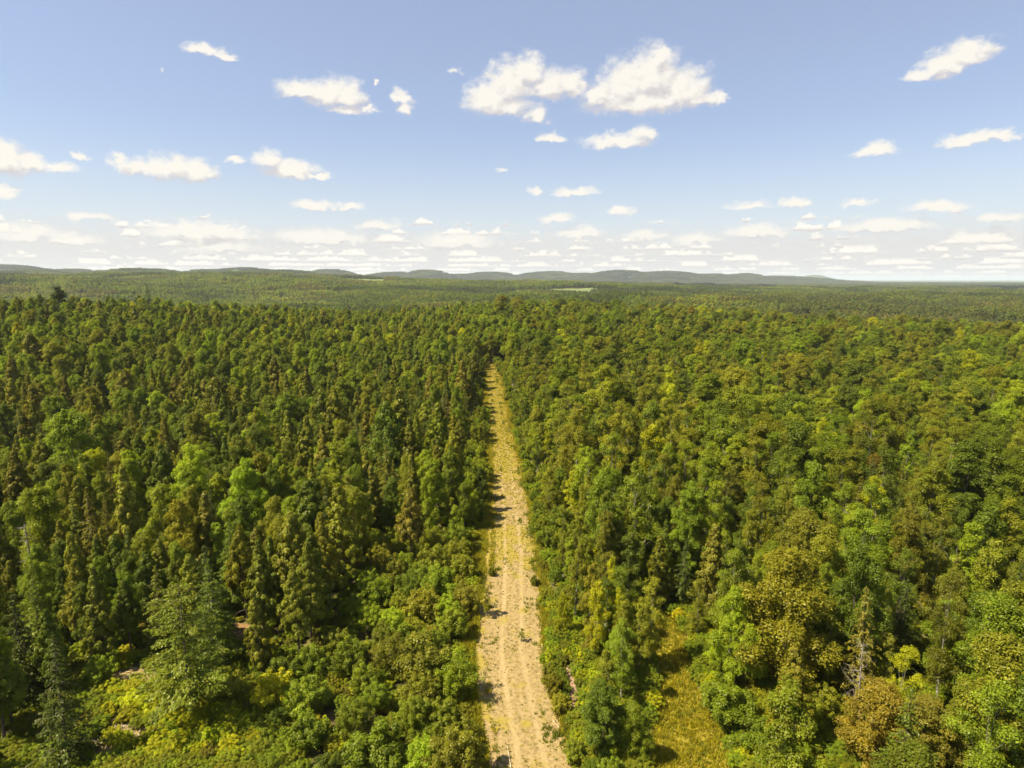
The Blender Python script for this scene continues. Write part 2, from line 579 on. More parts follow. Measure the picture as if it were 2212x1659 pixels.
def column_conifer(seed, h, r, base=0.12, n_leaf=15000, leaf=0.17):
    """Cedar-like: narrow, ragged flame with a blunt tip and dead lower twigs."""
    rs = np.random.RandomState(seed)
    z0 = h * base
    clumps = []
    n_cl = 150
    for i in range(n_cl):
        t = (i + rs.rand()) / n_cl
        a = i * 2.399 + rs.rand() * 0.8
        prof = (1 - t) ** (0.72 + 0.14 * (seed % 4)) * (0.55 + 0.45 * smooth(t, 0.0, 0.28)) + 0.05
        rr = r * prof * rs.uniform(0.4, 1.3)
        rc = r * rs.uniform(0.10, 0.24) * (0.55 + 0.6 * prof)
        clumps.append((np.array([math.cos(a) * rr, math.sin(a) * rr, z0 + (h - z0 - 0.15) * t]), rc))
    C = np.array([c for c, _ in clumps])
    R = np.array([q for _, q in clumps])
    idx = rs.choice(n_cl, size=n_leaf, p=R ** 1.6 / (R ** 1.6).sum())
    d = unit(rs.normal(size=(n_leaf, 3)))
    d[:, 2] = np.abs(d[:, 2]) * np.where(rs.rand(n_leaf) < 0.3, -1, 1)
    pos = C[idx] + d * (R[idx] * (0.55 + 0.55 * rs.rand(n_leaf)))[:, None] * np.array([1, 1, 1.35])
    outw = np.stack([C[idx][:, 0], C[idx][:, 1], np.zeros(n_leaf)], 1)
    nrm = unit(outw) * 0.7 + d * 0.6 + np.array([0, 0, 0.35]) + rs.normal(size=(n_leaf, 3)) * 0.35
    along = rs.normal(size=(n_leaf, 3)) * 0.5 + np.array([0, 0, 1.0]) + unit(outw) * 0.3
    s = leaf * (0.7 + 0.7 * rs.rand(n_leaf))
    V, Q = leaf_quads(rs, pos, nrm, s * 1.3, s * 0.55, along)
    cv = np.clip(1 + rs.normal(size=n_cl) * 0.14, 0.65, 1.4)
    col = leaf_cols(rs, n_leaf, 0.2, 0.09) * cv[idx][:, None]
    wood = Acc()
    zs = np.linspace(0, h * 0.95, 6)
    bx, by = rs.normal(size=2) * 0.012 * h
    P = np.stack([bx * np.sin(zs / h * 2.2), by * np.sin(zs / h * 2.6), zs], 1)
    tr = 0.0135 * h * np.linspace(1, 0.1, 6) + 0.008
    wood.add(*tube(P, tr, 7))
    for k in range(26):
        z = rs.uniform(0.06, base + 0.35) * h
        a = rs.rand() * 6.28
        L = r * rs.uniform(0.35, 1.0)
        p0 = np.array([0, 0, z])
        p1 = p0 + np.array([math.cos(a) * L * 0.6, math.sin(a) * L * 0.6, -0.02 * L])
        p2 = p0 + np.array([math.cos(a) * L, math.sin(a) * L, -0.22 * L])
        wood.add(*tube([p0, p1, p2], [0.03, 0.018, 0.006], 3))
    return (V, Q, col), wood


def spruce(seed, h, r, base=0.05, step=0.42, n_br=8, per=48, leaf=0.20, droop=0.25, ragged=0.25, power=0.9):
    rs = np.random.RandomState(seed)
    wood = Acc()
    zs = np.linspace(0, h, 6)
    P = np.stack([zs * 0, zs * 0, zs], 1)
    wood.add(*tube(P, 0.014 * h * np.linspace(1, 0.05, 6) + 0.006, 7))
    pos, nrm, alo, sz = [], [], [], []
    z = h * base
    while z < h - 0.15:
        t = (z - h * base) / (h * (1 - base))
        L = r * (1 - t) ** power * (1 + rs.normal() * 0.08) + 0.12
        nb = max(4, int(n_br * (0.6 + 0.4 * (1 - t))))
        off = rs.rand() * 6.28
        for k in range(nb):
            a = off + 6.283 * k / nb + rs.normal() * 0.15
            l = L * (1 + rs.normal() * ragged)
            l = max(0.15, l)
            zz = z + rs.normal() * 0.1
            n = max(5, int(per * (l / r) + 4))
            s = np.sqrt(rs.rand(n)) * l
            side = rs.normal(size=n) * (0.16 * l + 0.06) * (1.15 - s / l)
            dz = 0.18 * s - (droop + 0.1) * s * s / max(l, 0.4) * 0.9
            ca, sa = math.cos(a), math.sin(a)
            pos.append(np.stack([ca * s - sa * side, sa * s + ca * side, zz + dz + rs.normal(size=n) * 0.05 - np.abs(side) * 0.25], 1))
            nrm.append(np.array([ca * 0.35, sa * 0.35, 1.0]) + rs.normal(size=(n, 3)) * 0.35)
            alo.append(np.array([ca, sa, -0.25]) + rs.normal(size=(n, 3)) * 0.45)
            sz.append(leaf * (0.7 + 0.6 * rs.rand(n)) * (0.6 + 0.5 * (1 - t)))
            if k % 2 == 0:
                e_ = np.array([ca * l, sa * l, zz + 0.18 * l - droop * l])
                wood.add(*tube([[0, 0, zz], [ca * l * .5, sa * l * .5, zz + 0.02 * l], e_], [0.03, 0.018, 0.005], 3))
        z += step * (0.8 + 0.4 * rs.rand()) * (1 - 0.35 * t)
    tip = np.stack([rs.normal(size=30) * 0.06, rs.normal(size=30) * 0.06, h - rs.rand(30) * 0.7], 1)
    pos.append(tip)
    nrm.append(rs.normal(size=(30, 3)))
    alo.append(np.tile([0, 0, 1.0], (30, 1)))
    sz.append(np.full(30, leaf * 0.6))
    pos, nrm, alo, sz = map(np.concatenate, (pos, nrm, alo, sz))
    V, Q = leaf_quads(rs, pos, nrm, sz * 1.35, sz * 0.6, alo)
    return (V, Q, leaf_cols(rs, len(pos), 0.2, 0.07)), wood


def bush(seed, h, r, n_leaf=12000, leaf=0.12, n_st=34):
    """Many stems from the ground, each with sprays along its upper half."""
    rs = np.random.RandomState(seed)
    clumps = []
    wood = Acc()
    for i in range(n_st):
        a = i * 2.399 + rs.rand()
        q = math.sqrt((i + 0.5) / n_st) * r * rs.uniform(0.75, 1.05)
        zt = h * (1 - 0.5 * (q / r) ** 2) * rs.uniform(0.70, 1.05)
        tip = np.array([math.cos(a) * q, math.sin(a) * q, zt])
        for f in (1.0, 0.84, 0.66, 0.45):
            p = tip * np.array([f ** .5, f ** .5, f]) + rs.normal(size=3) * 0.10 * r
            p[2] = max(p[2], 0.15)
            clumps.append((p, r * rs.uniform(0.11, 0.19)))
        if i % 2 == 0:
            wood.add(*tube([[rs.normal() * .15, rs.normal() * .15, 0], [tip[0] * .5, tip[1] * .5, zt * .5], tip * .95], [0.035, 0.022, 0.008], 4))
    V, Q, c = clump_crown(rs, clumps, n_leaf, leaf, 1.15, 0.45, 0.13)
    return (V, Q, c), wood


def snag(seed, h, n=44, r=1.3):
    rs = np.random.RandomState(seed)
    wood = Acc()
    zs = np.linspace(0, h, 7)
    P = np.stack([0.03 * h * np.sin(zs / h * 2), 0.02 * h * np.sin(zs / h * 3), zs], 1)
    wood.add(*tube(P, 0.016 * h * np.linspace(1, 0.1, 7) + 0.01, 7))
    br = Acc()
    for k in range(n):
        z = rs.uniform(0.3, 0.98) * h
        a = rs.rand() * 6.28
        L = r * (1.1 - z / h) * rs.uniform(0.5, 1.3) + 0.3
        x0, y0 = np.interp(z, zs, P[:, 0]), np.interp(z, zs, P[:, 1])
        p0 = np.array([x0, y0, z])
        dr = np.array([math.cos(a), math.sin(a), rs.uniform(-0.2, 0.7)])
        p1 = p0 + dr * L * 0.5 + rs.normal(size=3) * 0.06
        p2 = p0 + dr * L + rs.normal(size=3) * 0.15
        br.add(*tube([p0, p1, p2], [0.035, 0.022, 0.007], 3))
        for q in (0.5, 0.8):
            p3 = p0 + dr * L * q
            br.add(*tube([p3, p3 + (dr + rs.normal(size=3) * 0.7) * L * 0.35], [0.015, 0.004], 3))
    return br, wood


# ------------------------------------------------------------------ library of tree meshes
def make_lib():
    L = {}

    def reg(kind, crown, wood, h, r, leaf_m, bark_m):
        i = len(L.setdefault(kind, []))
        V, Q, c = crown
        me = mesh_np(f'{kind}_crown_{i}', V, Q, None, (leaf_m,), None, c)
        tr = wood.mesh(f'{kind}_trunk_{i}', (bark_m,))
        L[kind].append(dict(crown=me, trunk=tr, h=h, r=r))

    for i in range(6):      # rounded broadleaf crowns
        h, r = (11.0, 12.0, 10.0, 12.5, 9.5, 11.5)[i], (2.7, 3.0, 2.6, 2.5, 2.9, 3.3)[i]
        reg('broadleaf_tree', *broadleaf(100 + i, h, r, 0.16, 170 + 12 * i, 34000, 0.145, 0.62 + 0.05 * (i % 3)), h, r, M_LEAF, M_BARK)
    for i in range(5):      # slim birches and aspens
        h, r = (11.0, 12.0, 10.0, 9.0, 11.5)[i], (1.9, 2.1, 1.7, 1.8, 2.2)[i]
        reg('birch_tree', *broadleaf(200 + i, h, r, 0.22, 120, 16000, 0.13, 0.72, (0.13, 0.24), 13, 0.68), h, r, M_LEAF, M_BIRCH)
    for i in range(6):
        h, r = (11.0, 12.0, 10.0, 9.0, 11.5, 10.5)[i], (1.7, 1.9, 1.5, 1.6, 2.2, 1.8)[i]
        reg('cedar_tree', *column_conifer(300 + i, h, r, (0.12, 0.3, 0.18, 0.1, 0.25, 0.35)[i]), h, r, M_NEEDLE, M_BARK)
    for i in range(4):
        h, r = (11.0, 12.5, 9.0, 10.5)[i], (2.2, 2.4, 2.0, 1.9)[i]
        reg('spruce_tree', *spruce(400 + i, h, r), h, r, M_NEEDLE, M_BARK)
    for i in range(3):
        h, r = (13.0, 14.5, 12.0)[i], (3.2, 3.6, 3.0)[i]
        reg('pine_tree', *spruce(500 + i, h, r, 0.24, 0.62, 8, 130, 0.21, 0.05, 0.42, 0.55), h, r, M_NEEDLE, M_BARK)
    for i in range(5):
        h, r = (3.6, 4.2, 3.0, 4.6, 2.6)[i], (1.8, 2.0, 1.7, 1.9, 1.6)[i]
        reg('bush', *bush(600 + i, h, r), h, r, M_LEAF, M_BARK)
    for i in range(3):
        h = (9.0, 8.0, 10.0)[i]
        br, wood = snag(700 + i, h)
        L.setdefault('dead_tree', []).append(dict(crown=br.mesh(f'dead_branches_{i}', (M_DEAD,)), trunk=wood.mesh(f'dead_trunk_{i}', (M_DEAD,)), h=h, r=1.2))
    L['sapling'] = L['birch_tree'][:2]
    return L


LIB = make_lib()

# ------------------------------------------------------------------ tints: what colour the foliage of a tree is
TINT = {
    'bright green': (0.230, 0.282, 0.012),
    'mid green': (0.169, 0.212, 0.012),
    'deep green': (0.116, 0.150, 0.012),
    'yellow-green': (0.353, 0.360, 0.010),
    'olive': (0.205, 0.214, 0.014),
    'dull olive': (0.177, 0.178, 0.015),
    'brown-tinged': (0.186, 0.168, 0.018),
    'rusty': (0.240, 0.188, 0.018),
    'dark green': (0.077, 0.100, 0.014),
    'golden': (0.360, 0.350, 0.010),
}
RND = random.Random(7)
TREES = []     # dicts: kind, x, y, h, tint, var, rz, wide, label


def plant(kind, x, y, h, tint, var=None, wide=1.0, label=None, group=None, lean=0.0):
    var = RND.randrange(len(LIB[kind])) if var is None else var
    TREES.append(dict(kind=kind, x=float(x), y=float(y), h=h, tint=tint, var=var, rz=RND.random() * 6.283, wide=wide, label=label, group=group, lean=lean,
                      r=LIB[kind][var]['r'] * h / LIB[kind][var]['h'] * wide))


def top_at(px, py, h):
    """Ground point of a plant of height h whose top stands at photo pixel (px, py)."""
    x, y = at(px, py, h)
    for _ in range(3):
        x, y = at(px, py, h + float(ground_z(x, y)))
    return x, y


def lm(kind, px, py, h, tint, label, var=None, wide=1.0):
    x, y = top_at(px, py, h)
    plant(kind, x, y, h, tint, var, wide, label)


def lm_far(kind, px, py, d, tint, label, var=None, wide=1.0):
    u = (px - 1106) / 1299
    y = d / math.sqrt(1 + u * u)
    x = u * y
    h = H_CAM + d * math.tan(elev(py)) - float(ground_z(x, y))
    plant(kind, x, y, h, tint, var, wide, label)


# landmarks: trees that the photo singles out, by the place of their tops
lm('pine_tree', 383, 1249, 12.6, 'dull olive', 'big ragged olive-green pine standing alone beside the brush pile at lower left', 0, 1.0)
lm('spruce_tree', 108, 1368, 11.0, 'dark green', 'dark blue-green spruce at the lower left edge of the photo', 1, 0.95)
lm('dead_tree', 63, 1125, 9.5, 'olive', 'bare grey dead trunk with stub branches at the left edge', 0)
lm('cedar_tree', 885, 1052, 10.5, 'brown-tinged', 'brownish conifer with a long bare grey trunk left of the track', 5, 1.05)
lm('cedar_tree', 625, 1105, 12.0, 'dull olive', 'tall conifer with bare trunk above the shrubs, left of its twin', 5, 1.1)
lm('cedar_tree', 690, 1110, 11.5, 'dull olive', 'tall conifer with bare trunk above the shrubs, right of its twin', 1, 1.0)
lm('cedar_tree', 520, 1130, 11.0, 'olive', 'olive conifer with thin bare stems above the orange soil patch', 5, 0.9)
lm('dead_tree', 868, 935, 6.0, 'olive', 'small leafless grey tree sunk among green crowns left of the track', 1)
lm('dead_tree', 655, 845, 8.0, 'olive', 'pale dead snag standing in the upper conifer stand', 2)
lm('pine_tree', 525, 775, 13.0, 'bright green', 'bright green feathery pine above the brownish conifers', 1, 0.9)
lm('broadleaf_tree', 245, 782, 9.5, 'golden', 'yellow-leaved tree showing above the left conifers', 4, 0.7)
lm_far('spruce_tree', 340, 613, 318, 'dark green', 'tallest dark conifer poking over the far left treeline', 1, 1.0)
lm_far('broadleaf_tree', 146, 619, 318, 'dark green', 'broad dark round tree standing above the far left treeline', 1, 1.15)
lm_far('pine_tree', 8, 626, 318, 'dark green', 'dark pine at the left end of the far treeline', 2, 1.2)
lm_far('spruce_tree', 295, 640, 318, 'dark green', 'dark pointed spruce just left of the tallest dark conifer', 0, 1.0)
lm_far('pine_tree', 262, 640, 318, 'deep green', 'deep green pine between the broad dark tree and the pointed spruce', 2, 1.0)
lm('broadleaf_tree', 693, 657, 13.0, 'mid green', 'round green tree standing out on the centre-left treeline', 1, 0.95)
lm('broadleaf_tree', 1197, 820, 10.0, 'yellow-green', 'slim yellow-green tree right of the far track', 3, 0.65)
lm('broadleaf_tree', 1320, 1205, 8.2, 'yellow-green', 'tall lime sapling between the track and the grass gap', 3, 0.55)
lm('broadleaf_tree', 1215, 1285, 4.8, 'golden', 'yellow leafy sapling at the sandy right edge of the track', 4, 0.55)
lm('broadleaf_tree', 1340, 1275, 7.0, 'yellow-green', 'lime sapling just below the tall lime one', 3, 0.5)
lm('broadleaf_tree', 1895, 985, 9.0, 'rusty', 'round rust-brown tree in the right-hand wood', 2, 1.05)
lm('cedar_tree', 2062, 985, 9.5, 'rusty', 'narrow rust-orange tree right of the round brown one', 3, 1.0)
lm('broadleaf_tree', 1712, 1200, 12.5, 'olive', 'large full olive tree right of the grass gap', 5, 1.2)
lm('broadleaf_tree', 1600, 1275, 9.5, 'bright green', 'bright green tree below the large olive one', 0, 0.9)
lm('spruce_tree', 1880, 1268, 11.0, 'brown-tinged', 'thin pointed spruce right of the large olive tree', 3, 0.8)
lm('dead_tree', 1880, 1390, 8.0, 'olive', 'leafless grey tree in front of the thin spruce', 1)
lm('birch_tree', 1950, 1400, 9.0, 'golden', 'yellow slim tree beside the leafless grey one', 1, 0.85)
lm('broadleaf_tree', 1905, 1485, 7.5, 'rusty', 'broad ochre-brown thicket tree at lower right, white stems showing', 4, 1.15)
lm('broadleaf_tree', 2000, 1510, 7.5, 'brown-tinged', 'brownish thicket tree at the lower right beside the ochre one', 2, 1.1)
lm('broadleaf_tree', 2175, 1300, 11.5, 'mid green', 'full green layered tree at the right edge', 4, .95)
lm('broadleaf_tree', 1520, 835, 12.5, 'deep green', 'large dark round crown above the bright trees right of the track', 1, 1.7)
lm('broadleaf_tree', 1400, 755, 12.0, 'mid green', 'rounded mid green crown high on the right of the track', 0, 1.7)
lm('spruce_tree', 2000, 1090, 10.5, 'dark green', 'dark spruce in the gap below the round brown tree', 2, 1.0)
lm('spruce_tree', 1033, 755, 10.0, 'dark green', 'dark conifer shading the far end of the track', 0, 1.2)
lm('spruce_tree', 1020, 762, 9.0, 'dark green', 'smaller dark conifer behind the one shading the track', 2, 1.2)
lm('broadleaf_tree', 1440, 965, 12.0, 'bright green', 'bright yellowish tree below the large dark round crown', 0, 0.9)
lm('birch_tree', 1245, 1180, 8.5, 'olive', 'white-stemmed birch nearest the track beside the sand bank', 0, 0.85)
lm('birch_tree', 1275, 1215, 8.5, 'olive', 'white-stemmed birch behind the yellow sapling', 2, 0.8)
lm('birch_tree', 1290, 1260, 8.0, 'yellow-green', 'bare-stemmed birch left of the tall lime sapling', 3, 0.75)
lm('birch_tree', 1410, 1250, 9.0, 'olive', 'olive birch leaning over the top of the grass gap', 4, 0.85)
lm('broadleaf_tree', 1310, 1480, 6.5, 'deep green', 'dense deep green tree beside the grass clearing at the bottom', 2, 0.95)
lm('broadleaf_tree', 1370, 1520, 5.0, 'mid green', 'low green tree bordering the grass clearing', 4, 0.9)
# saplings and bushes on the track itself
for px, py, h, w, lab in ((1127, 1357, 1.5, .5, 'small upright sapling in the middle of the sandy track'), (1155, 1243, 1.3, .8, 'round bush on the right sandy edge of the track'),
                          (1050, 1272, 3.2, .55, 'sapling on the left verge casting a shadow over the track'),
                          (1185, 1400, 1.9, .8, 'bush below the yellow sapling at the track edge'), (1195, 1455, 2.0, .9, 'bush beside the pink bare soil'), (1212, 1500, 1.8, .9, 'lowest bush beside the pink bare soil'),
                          (1062, 1225, 1.2, .7, 'low dark weed clump on the left verge'), (1005, 1590, 1.3, 1.0, 'yellowish weed clump on the left verge at the bottom'),
                          (1245, 1600, 1.9, .9, 'bush on the right track edge at the bottom')):
    x, y = top_at(px, py, h)
    plant('sapling' if 'sapling' in lab else 'bush', x, y, h, 'olive' if 'yellow' not in lab else 'yellow-green', (1 if 'sapling' in lab else 2 if h > 1.5 else 4), (1.3 if 'sapling' in lab else w), lab)

N_LAND = len(TREES)
LAND = [(t['x'], t['y'], t['r']) for t in TREES]

# keep-out areas: track, clearings
def toward(px, py, f):
    x, y = at(px, py)
    return x * f, y * f


CLEAR_GRASS = [toward(1570, 1659, .62), toward(1400, 1659, .62), at(1400, 1590), at(1418, 1500), at(1400, 1400), at(1392, 1335), at(1440, 1318), at(1490, 1390), at(1505, 1480), at(1560, 1545), at(1590, 1640)]
CLEAR_BRUSH = [at(185, 1659), at(225, 1560), at(225, 1480), at(300, 1450), at(410, 1500), at(380, 1545), at(330, 1590), at(300, 1659)]
CLEAR_FERN = [at(300, 1659), at(340, 1590), at(400, 1545), at(500, 1560), at(520, 1659)]
CLEAR_SOIL = [at(465, 1400), at(480, 1360), at(560, 1360), at(575, 1400)]
CLEAR_PINK = [at(1205, 1440), at(1235, 1420), at(1255, 1500), at(1240, 1560), at(1215, 1560), at(1220, 1500)]
CLEAR_BIRCH = [at(1180, 1560), at(1175, 1380), at(1170, 1300), at(1240, 1300), at(1265, 1400), at(1300, 1480), at(1290, 1580)]


def inside(x, y, poly):
    c = False
    n = len(poly)
    for i in range(n):
        x1, y1 = poly[i]
        x2, y2 = poly[(i + 1) % n]
        if (y1 > y) != (y2 > y) and x < (x2 - x1) * (y - y1) / (y2 - y1) + x1:
            c = not c
    return c


def vnoise(x, y, s, seed):
    """Smooth value noise in 0..1."""
    x, y = x / s + seed * 17.3, y / s - seed * 9.1
    xi, yi = math.floor(x), math.floor(y)
    fx, fy = x - xi, y - yi
    fx, fy = fx * fx * (3 - 2 * fx), fy * fy * (3 - 2 * fy)

    def hsh(a, b):
        v = math.sin(a * 127.1 + b * 311.7 + seed * 74.7) * 43758.5453
        return v - math.floor(v)
    return (hsh(xi, yi) * (1 - fx) + hsh(xi + 1, yi) * fx) * (1 - fy) + (hsh(xi, yi + 1) * (1 - fx) + hsh(xi + 1, yi + 1) * fx) * fy


def pick(*pairs):
    t = RND.random() * sum(w for _, w in pairs)
    for v, w in pairs:
        t -= w
        if t <= 0:
            return v
    return pairs[-1][0]


def choose(x, y):
    """What grows at (x, y): kind, height, tint, width - or None."""
    d = math.hypot(x, y)
    t = x - float(track_x(y))
    n1 = vnoise(x, y, 26, 1)
    n2 = vnoise(x, y, 60, 2)
    n3 = vnoise(x, y, 14, 3)
    half = 3.4
    if y > 236 and -9 < t < 14:
        return ('broadleaf_tree', RND.uniform(8.5, 13), pick(('mid green', 3), ('bright green', 3), ('olive', 1)), RND.uniform(.9, 1.2))
    g = RND.gauss
    for p in (CLEAR_GRASS, CLEAR_BRUSH, CLEAR_SOIL, CLEAR_PINK):
        if inside(x, y, p):
            return None
    if inside(x, y, CLEAR_FERN):
        return ('bush', RND.uniform(0.8, 1.4), 'yellow-green', 1.6) if RND.random() < 0.6 else None
    if -38 < x < -20 and y < 46:
        return ('bush', RND.uniform(.7, 1.3), pick(('yellow-green', 2), ('bright green', 2), ('mid green', 1)), 1.2) if y < 42 or RND.random() < .3 else None
    if -27 < x < -11 and y < 41:
        return ('bush', RND.uniform(1.2, 2.6), pick(('mid green', 2), ('olive', 2), ('deep green', 1)), 1.1)
    if inside(x, y, CLEAR_BIRCH):
        return ('bush', RND.uniform(1.0, 2.0), pick(('mid green', 2), ('olive', 2), ('yellow-green', 1)), 0.9) if t > 4.6 and RND.random() < 0.35 else None
    if abs(t) < (half - .5 if y < 195 else 3.4 - 1.9 * min(1, (y - 195) / 35)) and y < 236:
        return None
    if t < 0:
        near_edge = -t < half + 3.0
        if y < 78 and -t < 17 + 4 * n1:
            if n3 > 0.82:
                return ('broadleaf_tree', RND.uniform(4.5, 6), pick(('mid green', 2), ('bright green', 2)), 0.85)
            return ('bush', RND.uniform(2.6, 4.6), pick(('olive', 3), ('dull olive', .8), ('mid green', 4), ('bright green', 2.5)), 1.05)
        if near_edge or (-t < 9 and y < 150):
            if RND.random() < (0.35 if y < 95 or y > 215 else 0.8):
                return ('bush', RND.uniform(1.6, 4), pick(('mid green', 3), ('bright green', 2), ('olive', 2)), 1.0)
            return ('broadleaf_tree', RND.uniform(4, 7.5 if y < 95 else 6), pick(('mid green', 3), ('bright green', 2), ('olive', 1.5), ('deep green', 1.5)), 0.8)
        if y < 62 and x < -14:       # lower left corner
            if x > -36 and y < 50:
                return ('bush', RND.uniform(1.6, 3.4), pick(('mid green', 3), ('olive', 2), ('deep green', 2), ('yellow-green', 1)), 1.1)
            k = pick(('cedar_tree', 3), ('spruce_tree', 1.2), ('broadleaf_tree', 2), ('bush', 1.5))
            if k == 'bush':
                return ('bush', RND.uniform(2, 4), pick(('mid green', 2), ('deep green', 2)), 1.0)
            if k == 'broadleaf_tree':
                return (k, RND.uniform(6, 9), pick(('mid green', 2), ('deep green', 2), ('bright green', 1)), 0.8)
            return (k, RND.uniform(7.5, 11.5), pick(('dull olive', 2), ('deep green', 2), ('dark green', 2 if k == 'spruce_tree' else .5)), 1.0)
        pb = 0.32 + 0.55 * (n2 > 0.62) + 0.35 * smooth(d, 170, 300) + (0.25 if n1 > 0.72 else 0)
        if x > -42 and 70 < y < 105 and n3 > 0.45:
            pb += 0.3
        if RND.random() < pb:
            return ('broadleaf_tree', (1.0 if d < 80 else 1.2) * min(13, max(5.5, g(9.5, 1.6))), pick(('mid green', 3), ('bright green', 1.4 + 2 * n1), ('deep green', 2), ('olive', 2.5), ('yellow-green', .35)), RND.uniform(0.75, 1.05))
        k = pick(('cedar_tree', 5), ('spruce_tree', 4.2), ('pine_tree', 0.15), ('birch_tree', .5), ('dead_tree', .22 if d > 75 else 0))
        if k == 'dead_tree':
            return (k, RND.uniform(7, 10), 'olive', 1)
        if k == 'birch_tree':
            return (k, RND.uniform(8, 11), pick(('olive', 2), ('bright green', 1)), 0.9)
        if k == 'pine_tree':
            return (k, RND.uniform(11, 14), 'deep green', 0.9)
        if k == 'spruce_tree':
            return (k, RND.uniform(7.5, 13), pick(('dark green', 1.6), ('dull olive', 2), ('deep green', 1.6), ('brown-tinged', 1.6)), RND.uniform(.75, 1.1))
        return (k, (1.0 if d < 80 else 1.16) * min(14.5, max(5.5, g(10.2, 2.0))), pick(('dull olive', 3), ('brown-tinged', 1.2 + 2.4 * n1), ('olive', 2), ('deep green', 1.5)), RND.uniform(0.85, 1.35))
    # right of the track
    if t < half + 2.2:
        return ('bush', RND.uniform(1.4, 3.4), pick(('mid green', 4), ('olive', 2), ('bright green', 1)), 0.9)
    if t < half + 6.5 and y < 230:
        k = pick(('birch_tree', 3.4), ('broadleaf_tree', 2), ('bush', 1))
        if k == 'bush':
            return (k, RND.uniform(2.5, 4), pick(('mid green', 2), ('olive', 2)), 1)
        hh = RND.uniform(5, 8.5) if y < 90 else RND.uniform(6, 9.5)
        return (k, hh, pick(('mid green', 3), ('olive', 3), ('bright green', 1.5), ('yellow-green', .6), ('deep green', 1)), 0.85 if k == 'broadleaf_tree' else 1.0)
    k = pick(('broadleaf_tree', 3.6 + 2 * n2), ('birch_tree', 4 + 4 * (n1 > .6)), ('spruce_tree', 1.0 + 2.0 * (n3 > .72)), ('cedar_tree', .4), ('pine_tree', .12), ('dead_tree', .05 if d > 75 else 0))
    if y < 52 and x > 12 and RND.random() < .35:
        return ('bush', RND.uniform(2.5, 4.5), pick(('mid green', 2), ('bright green', 1), ('olive', 2)), 1.1)
    if k == 'dead_tree':
        return (k, RND.uniform(8, 11), 'olive', 1)
    if k == 'spruce_tree':
        return (k, RND.uniform(8, 12.5), pick(('dark green', 3), ('deep green', 1), ('dull olive', 1)), 0.95)
    if k == 'cedar_tree':
        return (k, RND.uniform(8, 11), pick(('dull olive', 2), ('brown-tinged', 2)), 1.1)
    if k == 'pine_tree':
        return (k, RND.uniform(11, 14), 'deep green', 0.9)
    hh = min(14.5, max(6, g(11.2 if d > 70 else 9.8, 1.9)))
    wd = RND.uniform(0.9, 1.25)
    if d > 85:
        hh = min(18, max(9, g(13.8, 1.9)))
        wd *= 1.0
    else:
        wd *= .82
        hh *= 1.06
    if k == 'broadleaf_tree' and d > 85 and RND.random() < .3:
        hh, wd = RND.uniform(15, 19), RND.uniform(1.1, 1.35)
    return (k, hh, pick(('mid green', 3), ('olive', 3.2), ('deep green', 2.2), ('bright green', .6 + 2.4 * n1), ('dull olive', 1.4), ('yellow-green', .3), ('rusty', .02)), wd)


FILL_TO = 560.0
AZ_LIM = math.radians(49)


def fill():
    cell = 6.5
    bins = {}
    for t in TREES:
        bins.setdefault((int(t['x'] // cell), int(t['y'] // cell)), []).append((t['x'], t['y'], max(t['r'], 0.9)))
    cand = []
    y = 24.0
    while y < FILL_TO:
        d_ = max(y, 30)
        st = 1.75 if d_ < 160 else (2.2 if d_ < 300 else 2.8)
        xm = math.tan(AZ_LIM) * y + 6
        n = int(2 * xm / st)
        for i in range(n):
            cand.append((-xm + (i + RND.random()) * st, y + (RND.random() - 0.5) * st))
        y += st
    RND.shuffle(cand)
    for x, y in cand:
        d = math.hypot(x, y)
        if d > FILL_TO or d < 26:
            continue
        if d < 190 and False:
            pass
        got = None
        bx, by = int(x // cell), int(y // cell)
        near = [q for i in (-1, 0, 1) for j in (-1, 0, 1) for q in bins.get((bx + i, by + j), ())]
        m = min((math.hypot(x - q[0], y - q[1]) - 0.62 * q[2] for q in near), default=9)
        if m < 0.75:
            continue
        got = choose(x, y)
        if got is None:
            continue
        k, h, tint, w = got
        v = RND.randrange(len(LIB[k]))
        r = LIB[k][v]['r'] * h / LIB[k][v]['h'] * w
        if m < 0.70 * min(r, 5.5):
            continue
        if y < 195 and abs(x - float(track_x(y))) < (3.1 if y < 95 else 2.5) + 0.62 * r + ((2.4 * vnoise(1, y, 5.5, 13) - .7 + (1.2 if y < 85 else 0)) if x < track_x(y) else 1.5 * vnoise(2, y, 6, 14) - .6):
            continue
        if k != 'bush' and x > track_x(y) and (inside(x - r * 0.75, y, CLEAR_GRASS) or inside(x + r * 0.75, y, CLEAR_GRASS) or inside(x, y + 0.25 * h, CLEAR_GRASS) or inside(x, y + 0.4 * h, CLEAR_GRASS)):
            continue
        plant(k, x, y, h, tint, v, w)
        bins.setdefault((bx, by), []).append((x, y, r))


fill()

